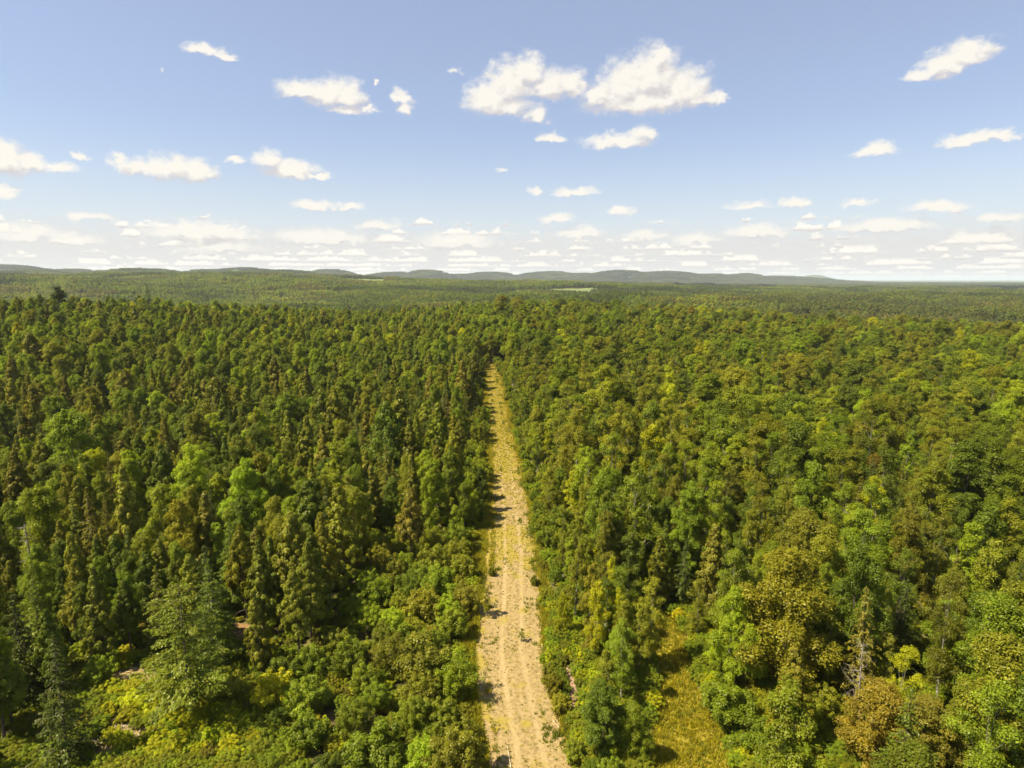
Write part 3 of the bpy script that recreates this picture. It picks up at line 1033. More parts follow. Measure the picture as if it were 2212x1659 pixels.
# ------------------------------------------------------------------ ground sheets
def polar_sheet(name, r0, r1, ratio, mat, label):
    az = np.concatenate([np.radians(np.linspace(-60, 60, 520)), np.radians(np.linspace(60, 300, 90))[1:-1]])
    n = int(math.ceil(math.log(r1 / r0) / math.log(ratio)))
    rr = r0 * (r1 / r0) ** (np.arange(n + 1) / n)
    A, R = np.meshgrid(az, rr)
    X, Y = R * np.sin(A), R * np.cos(A)
    Z = ground_z(X, Y)
    na = len(az)
    V = np.stack([X.ravel(), Y.ravel(), Z.ravel()], 1)
    i = np.arange(n)[:, None] * na
    j = np.arange(na)[None, :]
    jn = (j + 1) % na
    Q = np.stack([(i + j).ravel(), (i + na + j).ravel(), (i + na + jn).ravel(), (i + jn).ravel()], 1)[:, ::-1]
    if r0 < 10:
        V = np.concatenate([V, [[0, 0, float(ground_z(0, 2.0))]]])
        c = len(V) - 1
        T = np.array([(c, (k + 1) % na, k) for k in range(na)])
    else:
        T = None
    me = mesh_np(name, V, Q, T, (mat,), smooth_shade=True)
    return tag(link(name, me), label, None, None, 'structure')


def floor_col(N):
    p = world_pos(N)
    a = N.noise(p, 0.45, 6, 0.65)
    b_ = N.noise(p, 2.6, 4, 0.6)
    c = N.mix(N.step(a, 0.38, 0.62), (0.085, 0.062, 0.026), (0.080, 0.092, 0.018))
    c = N.mix(N.step(b_, 0.5, 0.72), c, (0.15, 0.105, 0.045))
    return N.mix(N.step(N.noise(p, 0.12, 3), 0.55, 0.7), c, (0.15, 0.145, 0.022))


def canopy_col(N):
    p = world_pos(N)
    a = N.noise(p, 0.05, 5, 0.7)
    b_ = N.noise(p, 0.004, 4, 0.6)
    c = N.mix(N.step(a, 0.3, 0.7), (0.035, 0.052, 0.018), (0.085, 0.108, 0.03))
    return N.mix(N.step(b_, 0.42, 0.62), c, (0.06, 0.08, 0.025))


M_FLOOR = rough_mat('forest_floor', floor_col)
M_CANOPY = rough_mat('wooded_country', canopy_col)
polar_sheet('ground', 4.0, 2300, 1.022, M_FLOOR, 'leaf-littered forest ground under the trees')
polar_sheet('hills', 2300, 45000, 1.02, M_CANOPY, 'low wooded hills along the horizon')


def track_col(N):
    uv = N.n('ShaderNodeTexCoord').outputs['UV']
    sp = N.n('ShaderNodeSeparateXYZ')
    N.t.links.new(uv, sp.inputs[0])
    t, s = sp.outputs[0], sp.outputs[1]
    p = world_pos(N)
    n1 = N.noise(p, 0.35, 5, 0.65)
    n2 = N.noise(p, 3.2, 5, 0.7)
    n3 = N.noise(N.v('MULTIPLY', p, (1.0, 0.12, 1.0)), 1.6, 4, 0.6)
    sand = N.mix(N.step(n2, 0.35, 0.68), (0.180, 0.128, 0.052), (0.305, 0.222, 0.095))
    sand = N.mix(N.step(n3, 0.45, 0.7, 0, 0.5), sand, (0.315, 0.235, 0.108))
    # two wheel lines, paler
    def rut(c0):
        dd = N.m('ABSOLUTE', N.m('SUBTRACT', N.m('ADD', t, N.m('MULTIPLY', N.m('SUBTRACT', n1, 0.5), 0.5)), c0))
        return N.step(dd, 0.34, 0.08)
    ruts = N.m('MAXIMUM', rut(-1.15), rut(0.85))
    sand = N.mix(N.m('MULTIPLY', ruts, 0.45), sand, (0.35, 0.265, 0.130))
    grass = N.mix(n2, (0.205, 0.162, 0.020), (0.285, 0.215, 0.040))
    # grass: more on the verges, a lot of it on the far straight
    edge = N.step(N.m('ABSOLUTE', N.m('ADD', t, 0.0)), 2.5, 3.9)
    far = N.m('MULTIPLY', N.step(s, 88.0, 120.0), 0.62)
    mid = N.m('MULTIPLY', N.m('MULTIPLY', N.step(s, 70.0, 74.0), N.step(s, 90.0, 84.0)), 0.5)
    far = N.m('MULTIPLY', N.m('ADD', far, mid), N.m('SUBTRACT', 1.0, N.m('MULTIPLY', ruts, 0.55)))
    g = N.m('ADD', N.m('ADD', N.m('MULTIPLY', edge, 0.55), far), N.m('MULTIPLY', N.m('SUBTRACT', n1, 0.50), 2.9))
    g = N.step(g, 0.12, 0.55, 0, 0.9)
    c = N.mix(g, sand, grass)
    # pebbles and dark specks
    sp_ = N.noise(p, 4.5, 4, 0.85)
    c = N.mix(N.step(sp_, 0.55, 0.66, 0, 0.7), c, (0.12, 0.085, 0.030))
    return N.mix(N.step(sp_, 0.40, 0.32, 0, 0.5), c, (0.38, 0.30, 0.15))


def make_track():
    rs = np.random.RandomState(5)
    ys = np.arange(22, 248, 0.6)
    us = np.linspace(-1, 1, 15)
    V, UV = [], []
    taper = np.clip((250 - ys) / 50, .35, 1)
    wl = 4.2 + 1.0 * np.clip((110 - ys) / 30, 0, 1) + 0.85 * np.convolve(rs.normal(size=len(ys) + 8), np.ones(9) / 3, 'valid')
    wr = 3.5 + 0.8 * np.convolve(rs.normal(size=len(ys) + 8), np.ones(9) / 3, 'valid')
    for k, y in enumerate(ys):
        for u in us:
            x = float(track_x(y)) + u * (wl[k] if u < 0 else wr[k]) * taper[k]
            z = float(ground_z(x, y)) + 0.035 + 0.04 * (1 - u * u) - (0.03 if 0.17 < abs(u) < 0.36 else 0)
            V.append((x, y, z))
            UV.append((x - float(track_x(y)), y))
    n = len(us)
    Q = [(i * n + j, i * n + j + 1, (i + 1) * n + j + 1, (i + 1) * n + j) for i in range(len(ys) - 1) for j in range(n - 1)]
    me = mesh_np('track', V, Q, None, (rough_mat('sandy_track', track_col),), smooth_shade=True)
    uvl = me.uv_layers.new(name='UVMap')
    li = np.empty(len(me.loops), np.int32)
    me.loops.foreach_get('vertex_index', li)
    uvl.data.foreach_set('uv', np.array(UV, np.float32)[li].ravel())
    tag(link('track', me), 'straight sandy track with golden grass running through the forest', None, None, 'structure')


make_track()


def patch_sheet(name, poly, col_fn, label, lift=0.07, st=0.22):
    xs = [p[0] for p in poly]
    ys = [p[1] for p in poly]
    x0, y0 = min(xs) - 1, min(ys) - 1
    nx, ny = int((max(xs) - x0 + 1) / st), int((max(ys) - y0 + 1) / st)
    ids, V, Q = {}, [], []

    def vid(i, j):
        if (i, j) not in ids:
            x, y = x0 + i * st, y0 + j * st
            ids[(i, j)] = len(V)
            V.append((x, y, float(ground_z(x, y)) + lift))
        return ids[(i, j)]
    for i in range(nx):
        for j in range(ny):
            x, y = x0 + (i + .5) * st, y0 + (j + .5) * st
            ox, oy = (vnoise(x, y, 1.6, 11) - .5) * 2.2, (vnoise(x, y, 1.6, 12) - .5) * 2.2
            if inside(x + ox, y + oy, poly):
                Q.append((vid(i, j), vid(i + 1, j), vid(i + 1, j + 1), vid(i, j + 1)))
    me = mesh_np(name, V, Q, None, (rough_mat(name + '_ground', col_fn),), smooth_shade=True)
    return tag(link(name, me), label, None, None, 'structure')


def two(a, b, c, s1=1.2, s2=6.0, thr=.6):
    def f(N):
        p = world_pos(N)
        col = N.mix(N.step(N.noise(p, s1, 5, .65), .35, .65), a, b)
        return N.mix(N.step(N.noise(p, s2, 4, .7), thr, thr + .14, 0, .8), col, c)
    return f


patch_sheet('clearing', CLEAR_GRASS, two((0.21, 0.175, 0.02), (0.28, 0.222, 0.03), (0.15, 0.16, 0.025), .7, 3.5), 'golden grass clearing between the trees at lower right')
patch_sheet('clearing', CLEAR_BRUSH, two((0.165, 0.125, 0.042), (0.26, 0.20, 0.080), (0.08, 0.06, 0.03), 2.2, 5, .5), 'bare brown slash clearing at lower left')
patch_sheet('soil', CLEAR_SOIL, two((0.22, 0.13, 0.05), (0.18, 0.11, 0.045), (0.10, 0.07, 0.03), 1.5, 5), 'orange-brown bare soil under the thin conifer stems')
patch_sheet('soil', CLEAR_PINK, two((0.22, 0.13, 0.075), (0.31, 0.20, 0.12), (0.10, 0.07, 0.04), 2.0, 5, .5), 'pinkish bare soil bank beside the track')


# ------------------------------------------------------------------ grass (stuff)
def make_grass():
    rs = np.random.RandomState(21)
    spots = []
    n = 46000
    ys = 34 + (rs.rand(n) ** 1.5) * 218
    side = rs.rand(n)
    for y, q in zip(ys, side):
        t0 = float(track_x(y))
        gold = y > 80 + 55 * rs.rand()
        if q < .36:
            t = -abs(rs.normal() * 0.9) - 2.9 - min(1, max(0, (110 - y) / 30)) * .9 + .8 * (vnoise(0, y, 4, 7) - .5)
        elif q < .48:
            t = abs(rs.normal() * 0.5) + 3.1 + .8 * (vnoise(0, y, 4, 8) - .5)
        else:
            t = rs.uniform(-3.1, 3.1)
            dens = 0.75 if gold else (0.55 if 70 < y < 90 else 0.12 + 0.8 * max(0.0, vnoise(t, y, 3.0, 4) - .55))
            if rs.rand() > dens:
                continue
            if not gold and min(abs(t + 1.15), abs(t - .85)) < .3 and rs.rand() < .8:
                continue
        big = abs(t) > 2.6
        if vnoise(t * 1.5, y, 2.6, 15) > .74 and abs(t) > .9:
            spots.append((t0 + t, y, .34 * rs.uniform(.6, 1.4), 1))
        spots.append((t0 + t, y, (0.42 if big else (0.22 if gold else 0.13)) * rs.uniform(.6, 1.4), 0 if (big and rs.rand() < .5) or gold or rs.rand() < .4 else 1))
    xs = [p[0] for p in CLEAR_GRASS]
    yy = [p[1] for p in CLEAR_GRASS]
    for _ in range(14000):
        x, y = rs.uniform(min(xs), max(xs)), rs.uniform(min(yy), max(yy))
        if inside(x, y, CLEAR_GRASS):
            spots.append((x, y, .30 * rs.uniform(.6, 1.4), 0 if rs.rand() < .8 else 1))
    V, T, C = [], [], []
    for x, y, h, k in spots:
        z = float(ground_z(x, y)) + .03
        base = np.array([.92, .90, .5]) if k == 0 else np.array([.42, .55, .55])
        base = base * rs.uniform(.75, 1.25)
        for _b in range(7):
            a, ln = rs.rand() * 6.283, rs.uniform(.1, .6)
            bx, by = x + rs.normal() * h * .35, y + rs.normal() * h * .35
            w = .035 + .05 * h
            i = len(V)
            V += [(bx - w * math.sin(a), by + w * math.cos(a), z), (bx + w * math.sin(a), by - w * math.cos(a), z), (bx + ln * h * math.cos(a), by + ln * h * math.sin(a), z + h * rs.uniform(.7, 1.1))]
            T.append((i, i + 1, i + 2))
            C.append(base * rs.uniform(.85, 1.15))
    me = mesh_np('grass', V, None, T, (M_LEAF,), None, np.array(C))
    o = link('grass', me)
    o['tint'] = (0.36, 0.32, 0.035)
    tag(o, 'golden and green grass tufts on the track, verges and clearing', None, None, 'stuff')


make_grass()


# ------------------------------------------------------------------ fallen logs and brush in the slash clearing
def make_logs():
    rs = np.random.RandomState(31)
    spec = [(420, 1646, 2.0, 12, .11, 'pale cut log lying at the bottom edge among yellow-green ferns'),
            (405, 1652, 1.5, -20, .09, 'shorter pale log lying next to the pale cut log at the bottom edge'),
            (262, 1500, 3.0, 35, .09, 'grey-brown fallen log at the top of the slash clearing'),
            (300, 1510, 2.4, -50, .08, 'fallen log below the ragged olive-green pine, pointing at its trunk'),
            (282, 1528, 2.2, 70, .07, 'thin fallen stem crossing the middle of the slash clearing'),
            (215, 1625, 2.2, 60, .08, 'fallen stem on the brown soil at the bottom of the slash clearing'),
            (203, 1650, 1.8, 40, .08, 'short fallen stem at the very bottom of the slash clearing'),
            (330, 1470, 2.4, 55, .07, 'broken pale limb leaning in the brush under the ragged olive-green pine'),
            (1100, 1638, 2.2, 97, .03, 'thin pale stick lying along the sandy track at the bottom'),
            (1202, 1568, 1.0, 120, .04, 'short pale stick on the right half of the sandy track')]
    for px, py, L, ang, r, lab in spec:
        x, y = at(px, py)
        z = float(ground_z(x, y))
        a = math.radians(ang)
        dx, dy = math.cos(a) * L / 2, math.sin(a) * L / 2
        P = [[-dx, -dy, 0], [-dx * .3, -dy * .3 + .04, .03], [dx * .4, dy * .4 - .03, .02], [dx, dy, .05]]
        A = Acc()
        A.add(*tube(P, [r, r * .95, r * .8, r * .6], 8))
        for _ in range(3):
            s = rs.uniform(-.5, .8)
            b0 = np.array([dx * s, dy * s, .02])
            A.add(*tube([b0, b0 + np.array([rs.normal() * .2, rs.normal() * .2, .3])], [r * .3, r * .12], 4))
        o = link('fallen_log', A.mesh('fallen_log', (M_LOG,)), None, (x, y, z + r * .8 + .08))
        tag(o, lab, 'log', 'fallen logs and sticks')
    A = Acc()
    n = 0
    while n < 260:
        poly = (CLEAR_BRUSH, CLEAR_PINK, CLEAR_SOIL)[0 if n < 200 else (1 if n < 230 else 2)]
        x = rs.uniform(min(p[0] for p in poly), max(p[0] for p in poly))
        y = rs.uniform(min(p[1] for p in poly), max(p[1] for p in poly))
        n += 1
        if not inside(x, y, poly):
            continue
        a, L = rs.rand() * 6.28, rs.uniform(.5, 1.7)
        z = float(ground_z(x, y)) + .1
        A.add(*tube([[x, y, z], [x + math.cos(a) * L, y + math.sin(a) * L, z + rs.uniform(0, .35)]], [.035, .015], 4))
    tag(link('brush', A.mesh('brush', (M_LOG,))), 'scattered dry sticks on the bare soil', None, None, 'stuff')


make_logs()

# ------------------------------------------------------------------ which trees stand as objects of their own
ORD = 'first second third fourth fifth sixth seventh eighth ninth tenth eleventh twelfth thirteenth fourteenth fifteenth sixteenth'.split()
WORD = {'broadleaf_tree': ('broadleaf tree', 'tree'), 'birch_tree': ('birch', 'birch'), 'cedar_tree': ('conifer', 'conifer'), 'spruce_tree': ('spruce', 'spruce'),
        'pine_tree': ('pine', 'pine'), 'bush': ('bush', 'bush'), 'dead_tree': ('dead tree', 'dead tree'), 'sapling': ('sapling', 'sapling')}
SIZES = {'broadleaf_tree': (7.5, 11), 'birch_tree': (7.5, 10), 'cedar_tree': (9, 11.5), 'spruce_tree': (9, 11), 'pine_tree': (12, 14), 'bush': (2.0, 3.3), 'dead_tree': (7, 9), 'sapling': (2, 3)}
for t in TREES:
    t['z'] = float(ground_z(t['x'], t['y']))
    t['px'], t['py'], t['dep'] = to_px(t['x'], t['y'], t['z'] + t['h'])
    t['bx'], t['by'], _ = to_px(t['x'], t['y'], t['z'])
LIMIT = 300
count = {}
own = []
for i, t in enumerate(TREES):
    t['land'] = i < N_LAND
order = sorted(TREES, key=lambda t: (not t['land'], t['dep']))
for t in order:
    wpx = t['r'] * F_PX / t['dep']
    vis = -0.5 * wpx < t['px'] < 2212 + 0.5 * wpx and t['py'] < 1650 and t['dep'] > 12
    t['own'] = t['land'] or (vis and t['dep'] < 250 and count.get(t['kind'], 0) < LIMIT)
    if t['own']:
        count[t['kind']] = count.get(t['kind'], 0) + 1
        own.append(t)


def zone(t):
    s = t['x'] - float(track_x(t['y']))
    if s < 0:
        return 'left verge of the track' if s > -9 else ('wood left of the track' if s > -34 else 'far left wood')
    return 'right verge of the track' if s < 10 else ('wood right of the track' if s < 36 else 'far right wood')


def band(py):
    for lim, nm in ((1500, 'bottom edge'), (1380, 'bottom strip'), (1260, 'lower third'), (1160, 'well below middle'), (1080, 'below middle'),
                    (1010, 'just below middle'), (960, 'lower middle strip'), (915, 'middle strip'), (875, 'mid height')):
        if py > lim:
            return nm
    return None


groups = {}
for t in own:
    k = t['kind']
    lo, hi = SIZES[k]
    t['size'] = 'small' if t['h'] < lo else ('tall' if t['h'] > hi else 'middling')
    if t['label']:
        t['group'] = None
        continue
    bnd = band(t['py'])
    groups.setdefault((k, t['tint'], zone(t), bnd), []).append(t)
for (k, tint, zn, bnd), ts in groups.items():
    col = 'leafless grey' if k == 'dead_tree' else tint
    wd = WORD[k][0] if k != 'dead_tree' else 'tree'
    gname = f'{tint} {WORD[k][1]} growth {zn}' if k != 'dead_tree' else f'dead trees {zn}'
    ts.sort(key=lambda t: t['px'])
    if bnd is None:          # far off, packed crowns
        by = {}
        for t in ts:
            by.setdefault(t['size'], []).append(t)
        for sz, q in by.items():
            for t in q:
                t['label'] = f'{sz} {col} {wd}, {zn}, far up among packed crowns'
                t['group'] = gname + ', far off'
        continue
    if len(ts) == 1:
        ts[0]['label'] = f'only {col} {wd}, {zn}, {bnd}'
        ts[0]['group'] = gname
        continue
    for i, t in enumerate(ts):
        o_ = ORD[i] if i < len(ORD) else 'far'
        t['label'] = f'{o_} {col} {wd} from left, {zn}, {bnd}' if i < len(ORD) else f'{col} {wd} beyond the sixteenth, {zn}, {bnd}'
        t['group'] = gname


def spawn(t):
    L = LIB[t['kind']][t['var']]
    s = t['h'] / L['h']
    root = bpy.data.objects.new(t['kind'], None)
    COL.objects.link(root)
    root.empty_display_size = 0.5
    root.location = (t['x'], t['y'], t['z'] - 0.05)
    root.rotation_euler = (RND.gauss(0, .02), RND.gauss(0, .02), t['rz'])
    root.scale = (s * t['wide'], s * t['wide'], s)
    tag(root, t['label'], WORD[t['kind']][1], t['group'])
    nm = 'branches' if t['kind'] == 'dead_tree' else ('foliage' if t['kind'] == 'bush' else 'crown')
    c = link(nm, L['crown'], root)
    c['tint'] = jitter(t)
    link('stems' if t['kind'] == 'bush' else 'trunk', L['trunk'], root)


def jitter(t):
    k = min(1.45, max(.65, 1 + RND.gauss(0, .13)))
    h = RND.gauss(0, .05)
    r, g, b_ = TINT[t['tint']]
    return (r * k * (1 + h), g * k, b_ * k)


for t in own:
    spawn(t)

# ------------------------------------------------------------------ the rest of the woods: one object, copies scattered on points
def full_mesh(name, entry, leaf_m, bark_m):
    a, b_ = entry['crown'], entry['trunk']
    def arr(me):
        v = np.empty(len(me.vertices) * 3, np.float32)
        me.vertices.foreach_get('co', v)
        li = np.empty(len(me.loops), np.int32)
        me.loops.foreach_get('vertex_index', li)
        c = np.empty(len(me.polygons) * 4, np.float32)
        me.attributes['lc'].data.foreach_get('color', c)
        return v.reshape(-1, 3), li.reshape(-1, 4), c.reshape(-1, 4)[:, :3]
    va, qa, ca = arr(a)
    vb, qb, cb = arr(b_)
    return mesh_np(name, np.concatenate([va, vb]), np.concatenate([qa, qb + len(va)]), None, (leaf_m, bark_m), np.concatenate([np.zeros(len(qa)), np.ones(len(qb))]), np.concatenate([ca, cb]))


SRC = bpy.data.collections.new('tree_kinds')    # never linked to the scene: only a source of shapes
SRC_IDX = {}


def src(name, me, key):
    i = len(SRC.objects)
    o = bpy.data.objects.new(f'{i:03d}_{name}', me)
    SRC.objects.link(o)
    SRC_IDX.setdefault(key, []).append(i)


for k, lst in LIB.items():
    if k == 'sapling':
        continue
    for q in lst:
        src(k, full_mesh(k, q, q['crown'].materials[0], q['trunk'].materials[0]), k)


def wood_patch(seed, size, n, leaves, leaf, conifer=0.25):
    rs = np.random.RandomState(seed)
    A = Acc()
    for i in range(n):
        x, y = rs.uniform(-size / 2, size / 2, 2)
        h = np.clip(rs.normal(10.5, 1.8), 6, 15)
        con = rs.rand() < conifer
        r = rs.uniform(1.5, 2.1) if con else rs.uniform(2.3, 3.6)
        cl = []
        for j in range(10):
            t = (j + .5) / 10
            a = j * 2.4 + rs.rand()
            prof = (1 - t) ** .7 if con else math.sin(math.pi * (.15 + .8 * t)) ** .6
            cl.append((np.array([x + math.cos(a) * r * prof * .6, y + math.sin(a) * r * prof * .6, h * (.25 + .72 * t)]), r * (.28 if con else .4)))
        V, Q, c = clump_crown(rs, cl, leaves, leaf, .9, .5)
        tone = np.array([1, 1, 1]) * (rs.uniform(.5, .8) if con else rs.uniform(.8, 1.35))
        tone = tone * np.array([1 + rs.normal() * .12, 1, 1])
        A.add(V, Q, c * tone)
    return A.mesh('wood', (M_LEAF,))


for i in range(5):
    src('wood', wood_patch(800 + i, 40, 62, 170, 1.15), 'patch')
for i in range(4):
    src('wide_wood', wood_patch(820 + i, 90, 260, 46, 2.1), 'wide')

FIELDS = [  # px0, px1, d0, d1 (px along the horizon, metres out)
    (745, 842, 1920, 2210), (1178, 1276, 1500, 1665), (1106, 1140, 1480, 1640), (1980, 2012, 2520, 2680)]


def in_field(x, y, pad=0):
    px = 1106 + 1299 * x / max(y, 1)
    d = math.hypot(x, y)
    return any(a - 2 - pad < px < b_ + 2 + pad and c - 20 < d < e_ + 5 for a, b_, c, e_ in FIELDS)


PTS = []    # x, y, z, idx, rx, ry, rz, sx, sz, tint
CABIN = at(1871, 671, 4.0)
for t in TREES:
    if t['own']:
        continue
    if math.hypot(t['x'] - CABIN[0], t['y'] - CABIN[1]) < 6:
        continue
    L = LIB[t['kind']][t['var']]
    s = t['h'] / L['h']
    PTS.append((t['x'], t['y'], t['z'], SRC_IDX[t['kind']][t['var']], 0, 0, t['rz'], s * t['wide'], s, jitter(t)))


def scatter(d0, d1, st, key):
    y = d0 * math.cos(AZ_LIM)
    while y < d1:
        xm = math.tan(AZ_LIM) * y
        n = int(2 * xm / st)
        for i in range(n + 1):
            x = -xm + (i + RND.random()) * st
            yy = y + (RND.random() - .5) * st
            d = math.hypot(x, yy)
            if not d0 <= d <= d1:
                continue
            if in_field(x, yy, 1 if d < 3000 else 0) or math.hypot(x - CABIN[0], yy - CABIN[1]) < 26:
                continue
            z = float(ground_z(x, yy))
            px = 1106 + 1299 * x / max(yy, 1)
            n1, n2 = vnoise(x, yy, 170, 5), vnoise(x, yy, 420, 6)
            k = .62 + .42 * n1
            base = np.array([0.165, 0.215, 0.018])
            n3 = vnoise(x, yy, 75, 8) + .5 * (n2 - .5)
            if n3 > .62:
                base = np.array([0.095, 0.125, 0.018])
            elif n3 < .26:
                base = np.array([0.215, 0.250, 0.022])
            elif n1 > .68:
                base = np.array([0.165, 0.165, 0.026])
            if px > 1500 and 560 < d < 1500:
                base = base * .7 + np.array([0.17, 0.155, 0.04]) * .3
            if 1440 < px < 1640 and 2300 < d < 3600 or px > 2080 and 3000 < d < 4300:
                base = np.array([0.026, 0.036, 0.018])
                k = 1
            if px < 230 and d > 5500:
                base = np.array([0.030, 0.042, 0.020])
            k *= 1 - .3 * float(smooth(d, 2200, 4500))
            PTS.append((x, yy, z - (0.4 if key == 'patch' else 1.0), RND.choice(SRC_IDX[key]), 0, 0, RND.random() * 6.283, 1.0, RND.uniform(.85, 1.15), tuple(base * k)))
        y += st


scatter(FILL_TO - 18, 3000, 31, 'patch')
scatter(2960, 9000, 72, 'wide')


def scatter_object(name, PTS, label):
    n = len(PTS)
    me = bpy.data.meshes.new(name)
    me.vertices.add(n)
    me.vertices.foreach_set('co', np.array([p[:3] for p in PTS], np.float32).ravel())
    a = me.attributes.new('idx', 'INT', 'POINT')
    a.data.foreach_set('value', np.array([p[3] for p in PTS], np.int32))
    a = me.attributes.new('rot', 'FLOAT_VECTOR', 'POINT')
    a.data.foreach_set('vector', np.array([p[4:7] for p in PTS], np.float32).ravel())
    a = me.attributes.new('scl', 'FLOAT_VECTOR', 'POINT')
    a.data.foreach_set('vector', np.array([(p[7], p[7], p[8]) for p in PTS], np.float32).ravel())
    a = me.attributes.new('tint', 'FLOAT_COLOR', 'POINT')
    a.data.foreach_set('color', np.array([(*p[9], 1.0) for p in PTS], np.float32).ravel())
    me.update()
    o = link(name, me)
    tag(o, label, None, None, 'stuff')
    ng = bpy.data.node_groups.new('scatter_trees', 'GeometryNodeTree')
    ng.interface.new_socket('Geometry', in_out='INPUT', socket_type='NodeSocketGeometry')
    ng.interface.new_socket('Geometry', in_out='OUTPUT', socket_type='NodeSocketGeometry')
    gi, go = ng.nodes.new('NodeGroupInput'), ng.nodes.new('NodeGroupOutput')
    iop = ng.nodes.new('GeometryNodeInstanceOnPoints')
    ci = ng.nodes.new('GeometryNodeCollectionInfo')
    ci.inputs['Collection'].default_value = SRC
    ci.inputs['Separate Children'].default_value = True
    ci.inputs['Reset Children'].default_value = True

    def attr(nm, ty):
        q = ng.nodes.new('GeometryNodeInputNamedAttribute')
        q.data_type = ty
        q.inputs['Name'].default_value = nm
        return q.outputs['Attribute']
    ln = ng.links.new
    ln(gi.outputs[0], iop.inputs['Points'])
    ln(ci.outputs[0], iop.inputs['Instance'])
    iop.inputs['Pick Instance'].default_value = True
    ln(attr('idx', 'INT'), iop.inputs['Instance Index'])
    ln(attr('rot', 'FLOAT_VECTOR'), iop.inputs['Rotation'])
    ln(attr('scl', 'FLOAT_VECTOR'), iop.inputs['Scale'])
    ln(iop.outputs[0], go.inputs[0])
    md = o.modifiers.new('scatter', 'NODES')
    md.node_group = ng


scatter_object('forest', PTS, 'unbroken mixed forest reaching from the nearer trees to the hills')

LOW = []
for _ in range(9000):
    d = 30 + 90 * RND.random() ** .7
    a = (RND.random() * 2 - 1) * AZ_LIM
    x, y = d * math.sin(a), d * math.cos(a)
    t_ = x - float(track_x(y))
    edge = 2.3 + 1.7 * vnoise(x, y, 3.5, 9)
    if -edge - (1.5 if y < 95 else .35) < t_ < edge or any(inside(x, y, p) for p in (CLEAR_GRASS, CLEAR_SOIL, CLEAR_PINK)):
        continue
    if inside(x, y, CLEAR_BRUSH):
        continue
    s = RND.uniform(.16, .34)
    v = RND.randrange(len(LIB['bush']))
    LOW.append((x, y, float(ground_z(x, y)) - .03, SRC_IDX['bush'][v], 0, 0, RND.random() * 6.283, s * 1.5, s, jitter(dict(tint=pick(('mid green', 3), ('olive', 3), ('bright green', 1.5), ('yellow-green', 1), ('brown-tinged', 1))))))
for _ in range(3600):
    x, y = RND.uniform(4, 30), RND.uniform(27, 62)
    if x < float(track_x(y)) + 3.6 or inside(x, y, CLEAR_GRASS) or inside(x, y, CLEAR_PINK):
        continue
    s = RND.uniform(.16, .32)
    v = RND.randrange(len(LIB['bush']))
    LOW.append((x, y, float(ground_z(x, y)) - .03, SRC_IDX['bush'][v], 0, 0, RND.random() * 6.283, s * 1.5, s, jitter(dict(tint=pick(('mid green', 3), ('olive', 2), ('bright green', 2), ('yellow-green', 1))))))
for _ in range(1600):
    x, y = RND.uniform(-38, -16), RND.uniform(34, 52)
    if inside(x, y, CLEAR_BRUSH) or inside(x, y, CLEAR_FERN):
        continue
    s = RND.uniform(.16, .32)
    v = RND.randrange(len(LIB['bush']))
    LOW.append((x, y, float(ground_z(x, y)) - .03, SRC_IDX['bush'][v], 0, 0, RND.random() * 6.283, s * 1.5, s, jitter(dict(tint=pick(('mid green', 3), ('olive', 2), ('bright green', 2))))))
for _ in range(900):
    x, y = RND.uniform(-36, -18), RND.uniform(36, 48)
    if inside(x, y, CLEAR_FERN) or (inside(x, y, CLEAR_BRUSH) and RND.random() < .24):
        s = RND.uniform(.2, .36)
        v = RND.randrange(len(LIB['bush']))
        LOW.append((x, y, float(ground_z(x, y)) - .03, SRC_IDX['bush'][v], 0, 0, RND.random() * 6.283, s * 1.5, s, jitter(dict(tint=pick(('yellow-green', 4), ('bright green', 2))))))
scatter_object('undergrowth', LOW, 'low leafy undergrowth covering the ground between the nearer trees')
print('TREES', len(TREES), 'own', count, 'points', len(PTS))


# ------------------------------------------------------------------ far fields and the little white-roofed cabin
def field_sheet(px0, px1, d0, d1, col, label):
    us = np.linspace((px0 - 1106) / 1299, (px1 - 1106) / 1299, 16)
    ds = np.linspace(d0, d1, 14)
    V = []
    for d in ds:
        for u in us:
            y = d / math.sqrt(1 + u * u)
            V.append((u * y, y, float(ground_z(u * y, y)) + 1.2))
    n = len(us)
    Q = [(i * n + j, i * n + j + 1, (i + 1) * n + j + 1, (i + 1) * n + j) for i in range(len(ds) - 1) for j in range(n - 1)]
    def f(N):
        p = world_pos(N)
        return N.mix(N.noise(p, 0.02, 4, .6), tuple(c * .85 for c in col), tuple(c * 1.15 for c in col))
    tag(link('field', mesh_np('field', V, Q, None, (rough_mat('field_grass', f),))), label, None, None, 'structure')


field_sheet(*FIELDS[0], (0.14, 0.175, 0.05), 'pale green open field below the centre-left hills')
field_sheet(*FIELDS[1], (0.125, 0.15, 0.05), 'pale open field strip right of centre among distant trees')
field_sheet(*FIELDS[2], (0.19, 0.21, 0.08), 'small pale field strip near the centre')
field_sheet(*FIELDS[3], (0.36, 0.35, 0.29), 'tiny whitish strip of bare land far right')


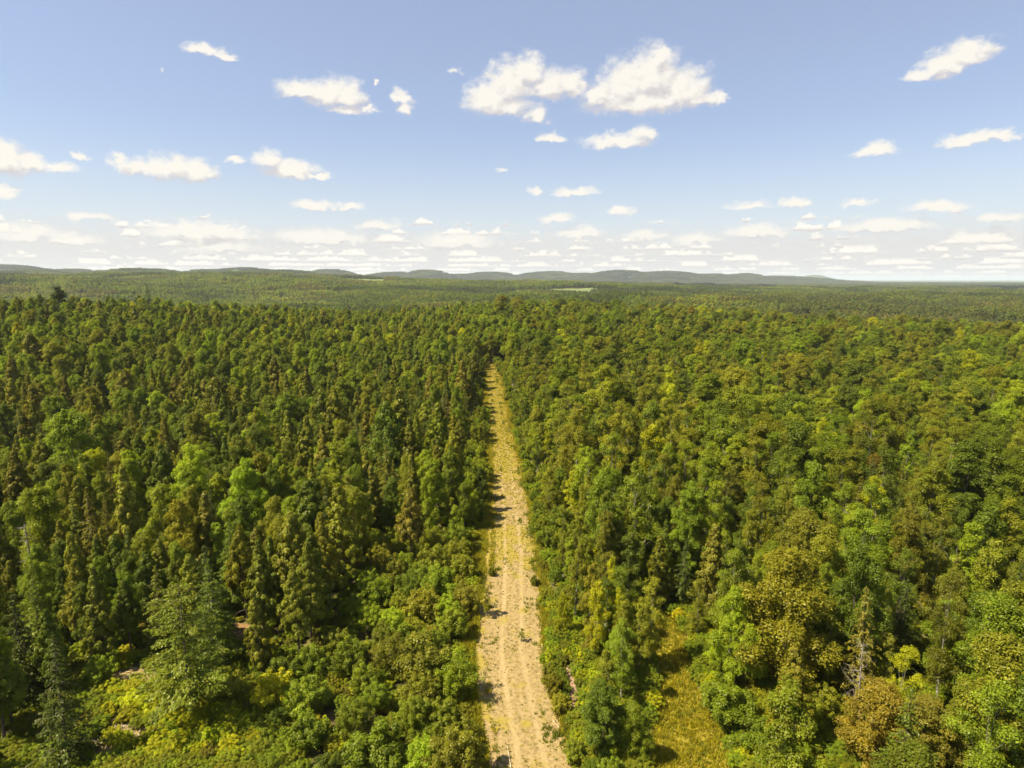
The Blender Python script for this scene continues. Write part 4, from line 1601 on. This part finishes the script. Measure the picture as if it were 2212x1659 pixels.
def make_cabin():
    x, y = CABIN
    z = float(ground_z(x, y)) + 5.5
    root = bpy.data.objects.new('cabin', None)
    COL.objects.link(root)
    root.location = (x, y, z)
    tag(root, 'tiny cabin with a white roof far off in the right-hand forest', 'cabin')
    m_w = rough_mat('cabin_wall', lambda N: N.mix(N.noise(obj_pos(N), 3.0), (.34, .31, .26), (.42, .39, .34)))
    m_r = rough_mat('cabin_roof', lambda N: N.mix(N.noise(obj_pos(N), 2.0), (.74, .74, .72), (.82, .82, .80)))
    w, d, hw, hr = 3.0, 2.4, 2.4, 4.0
    base = -6.0
    V = [(-w, -d, base), (w, -d, base), (w, d, base), (-w, d, base), (-w, -d, hw), (w, -d, hw), (w, d, hw), (-w, d, hw)]
    Q = [(0, 1, 5, 4), (1, 2, 6, 5), (2, 3, 7, 6), (3, 0, 4, 7)]
    link('wall', mesh_np('wall', V, Q, None, (m_w,)), root)
    o, th = .35, .15
    rv, rq = [], []
    for s in (-1, 1):
        i = len(rv)
        for dz in (0, th):
            rv += [(-w - o, s * (d + o), hw - .2 + dz), (w + o, s * (d + o), hw - .2 + dz), (w + o, 0, hr + dz), (-w - o, 0, hr + dz)]
        rq += [(i, i + 1, i + 2, i + 3), (i + 4, i + 5, i + 6, i + 7), (i, i + 1, i + 5, i + 4), (i + 1, i + 2, i + 6, i + 5), (i + 3, i, i + 4, i + 7)]
    link('roof', mesh_np('roof', rv, rq, None, (m_r,)), root)
    gv = [(-w, -d, hw), (-w, d, hw), (-w, 0, hr), (w, -d, hw), (w, d, hw), (w, 0, hr)]
    link('gable', mesh_np('gable', gv, None, [(0, 1, 2), (3, 5, 4)], (m_w,)), root)


make_cabin()


# ------------------------------------------------------------------ haze
def make_haze():
    R, z0, z1 = 47000, -60, 172
    V = [(-R, -R, z0), (R, -R, z0), (R, R, z0), (-R, R, z0), (-R, -R, z1), (R, -R, z1), (R, R, z1), (-R, R, z1)]
    Q = [(3, 2, 1, 0), (4, 5, 6, 7), (0, 1, 5, 4), (1, 2, 6, 5), (2, 3, 7, 6), (3, 0, 4, 7)]
    m = bpy.data.materials.new('haze')
    m.use_nodes = True
    m.node_tree.nodes.clear()
    N = NT(m.node_tree)
    out = N.n('ShaderNodeOutputMaterial')
    p = N.n('ShaderNodeVolumePrincipled')
    p.inputs['Color'].default_value = (0.80, 0.88, 1.0, 1)
    p.inputs['Density'].default_value = HAZE_DENSITY
    p.inputs['Anisotropy'].default_value = 0.1
    N.put(out.inputs['Volume'], p.outputs[0])
    tag(link('haze', mesh_np('haze', V, Q, None, (m,))), 'thin blue summer haze over the whole country', None, None, 'stuff')


if HAZE_DENSITY > 0:
    make_haze()
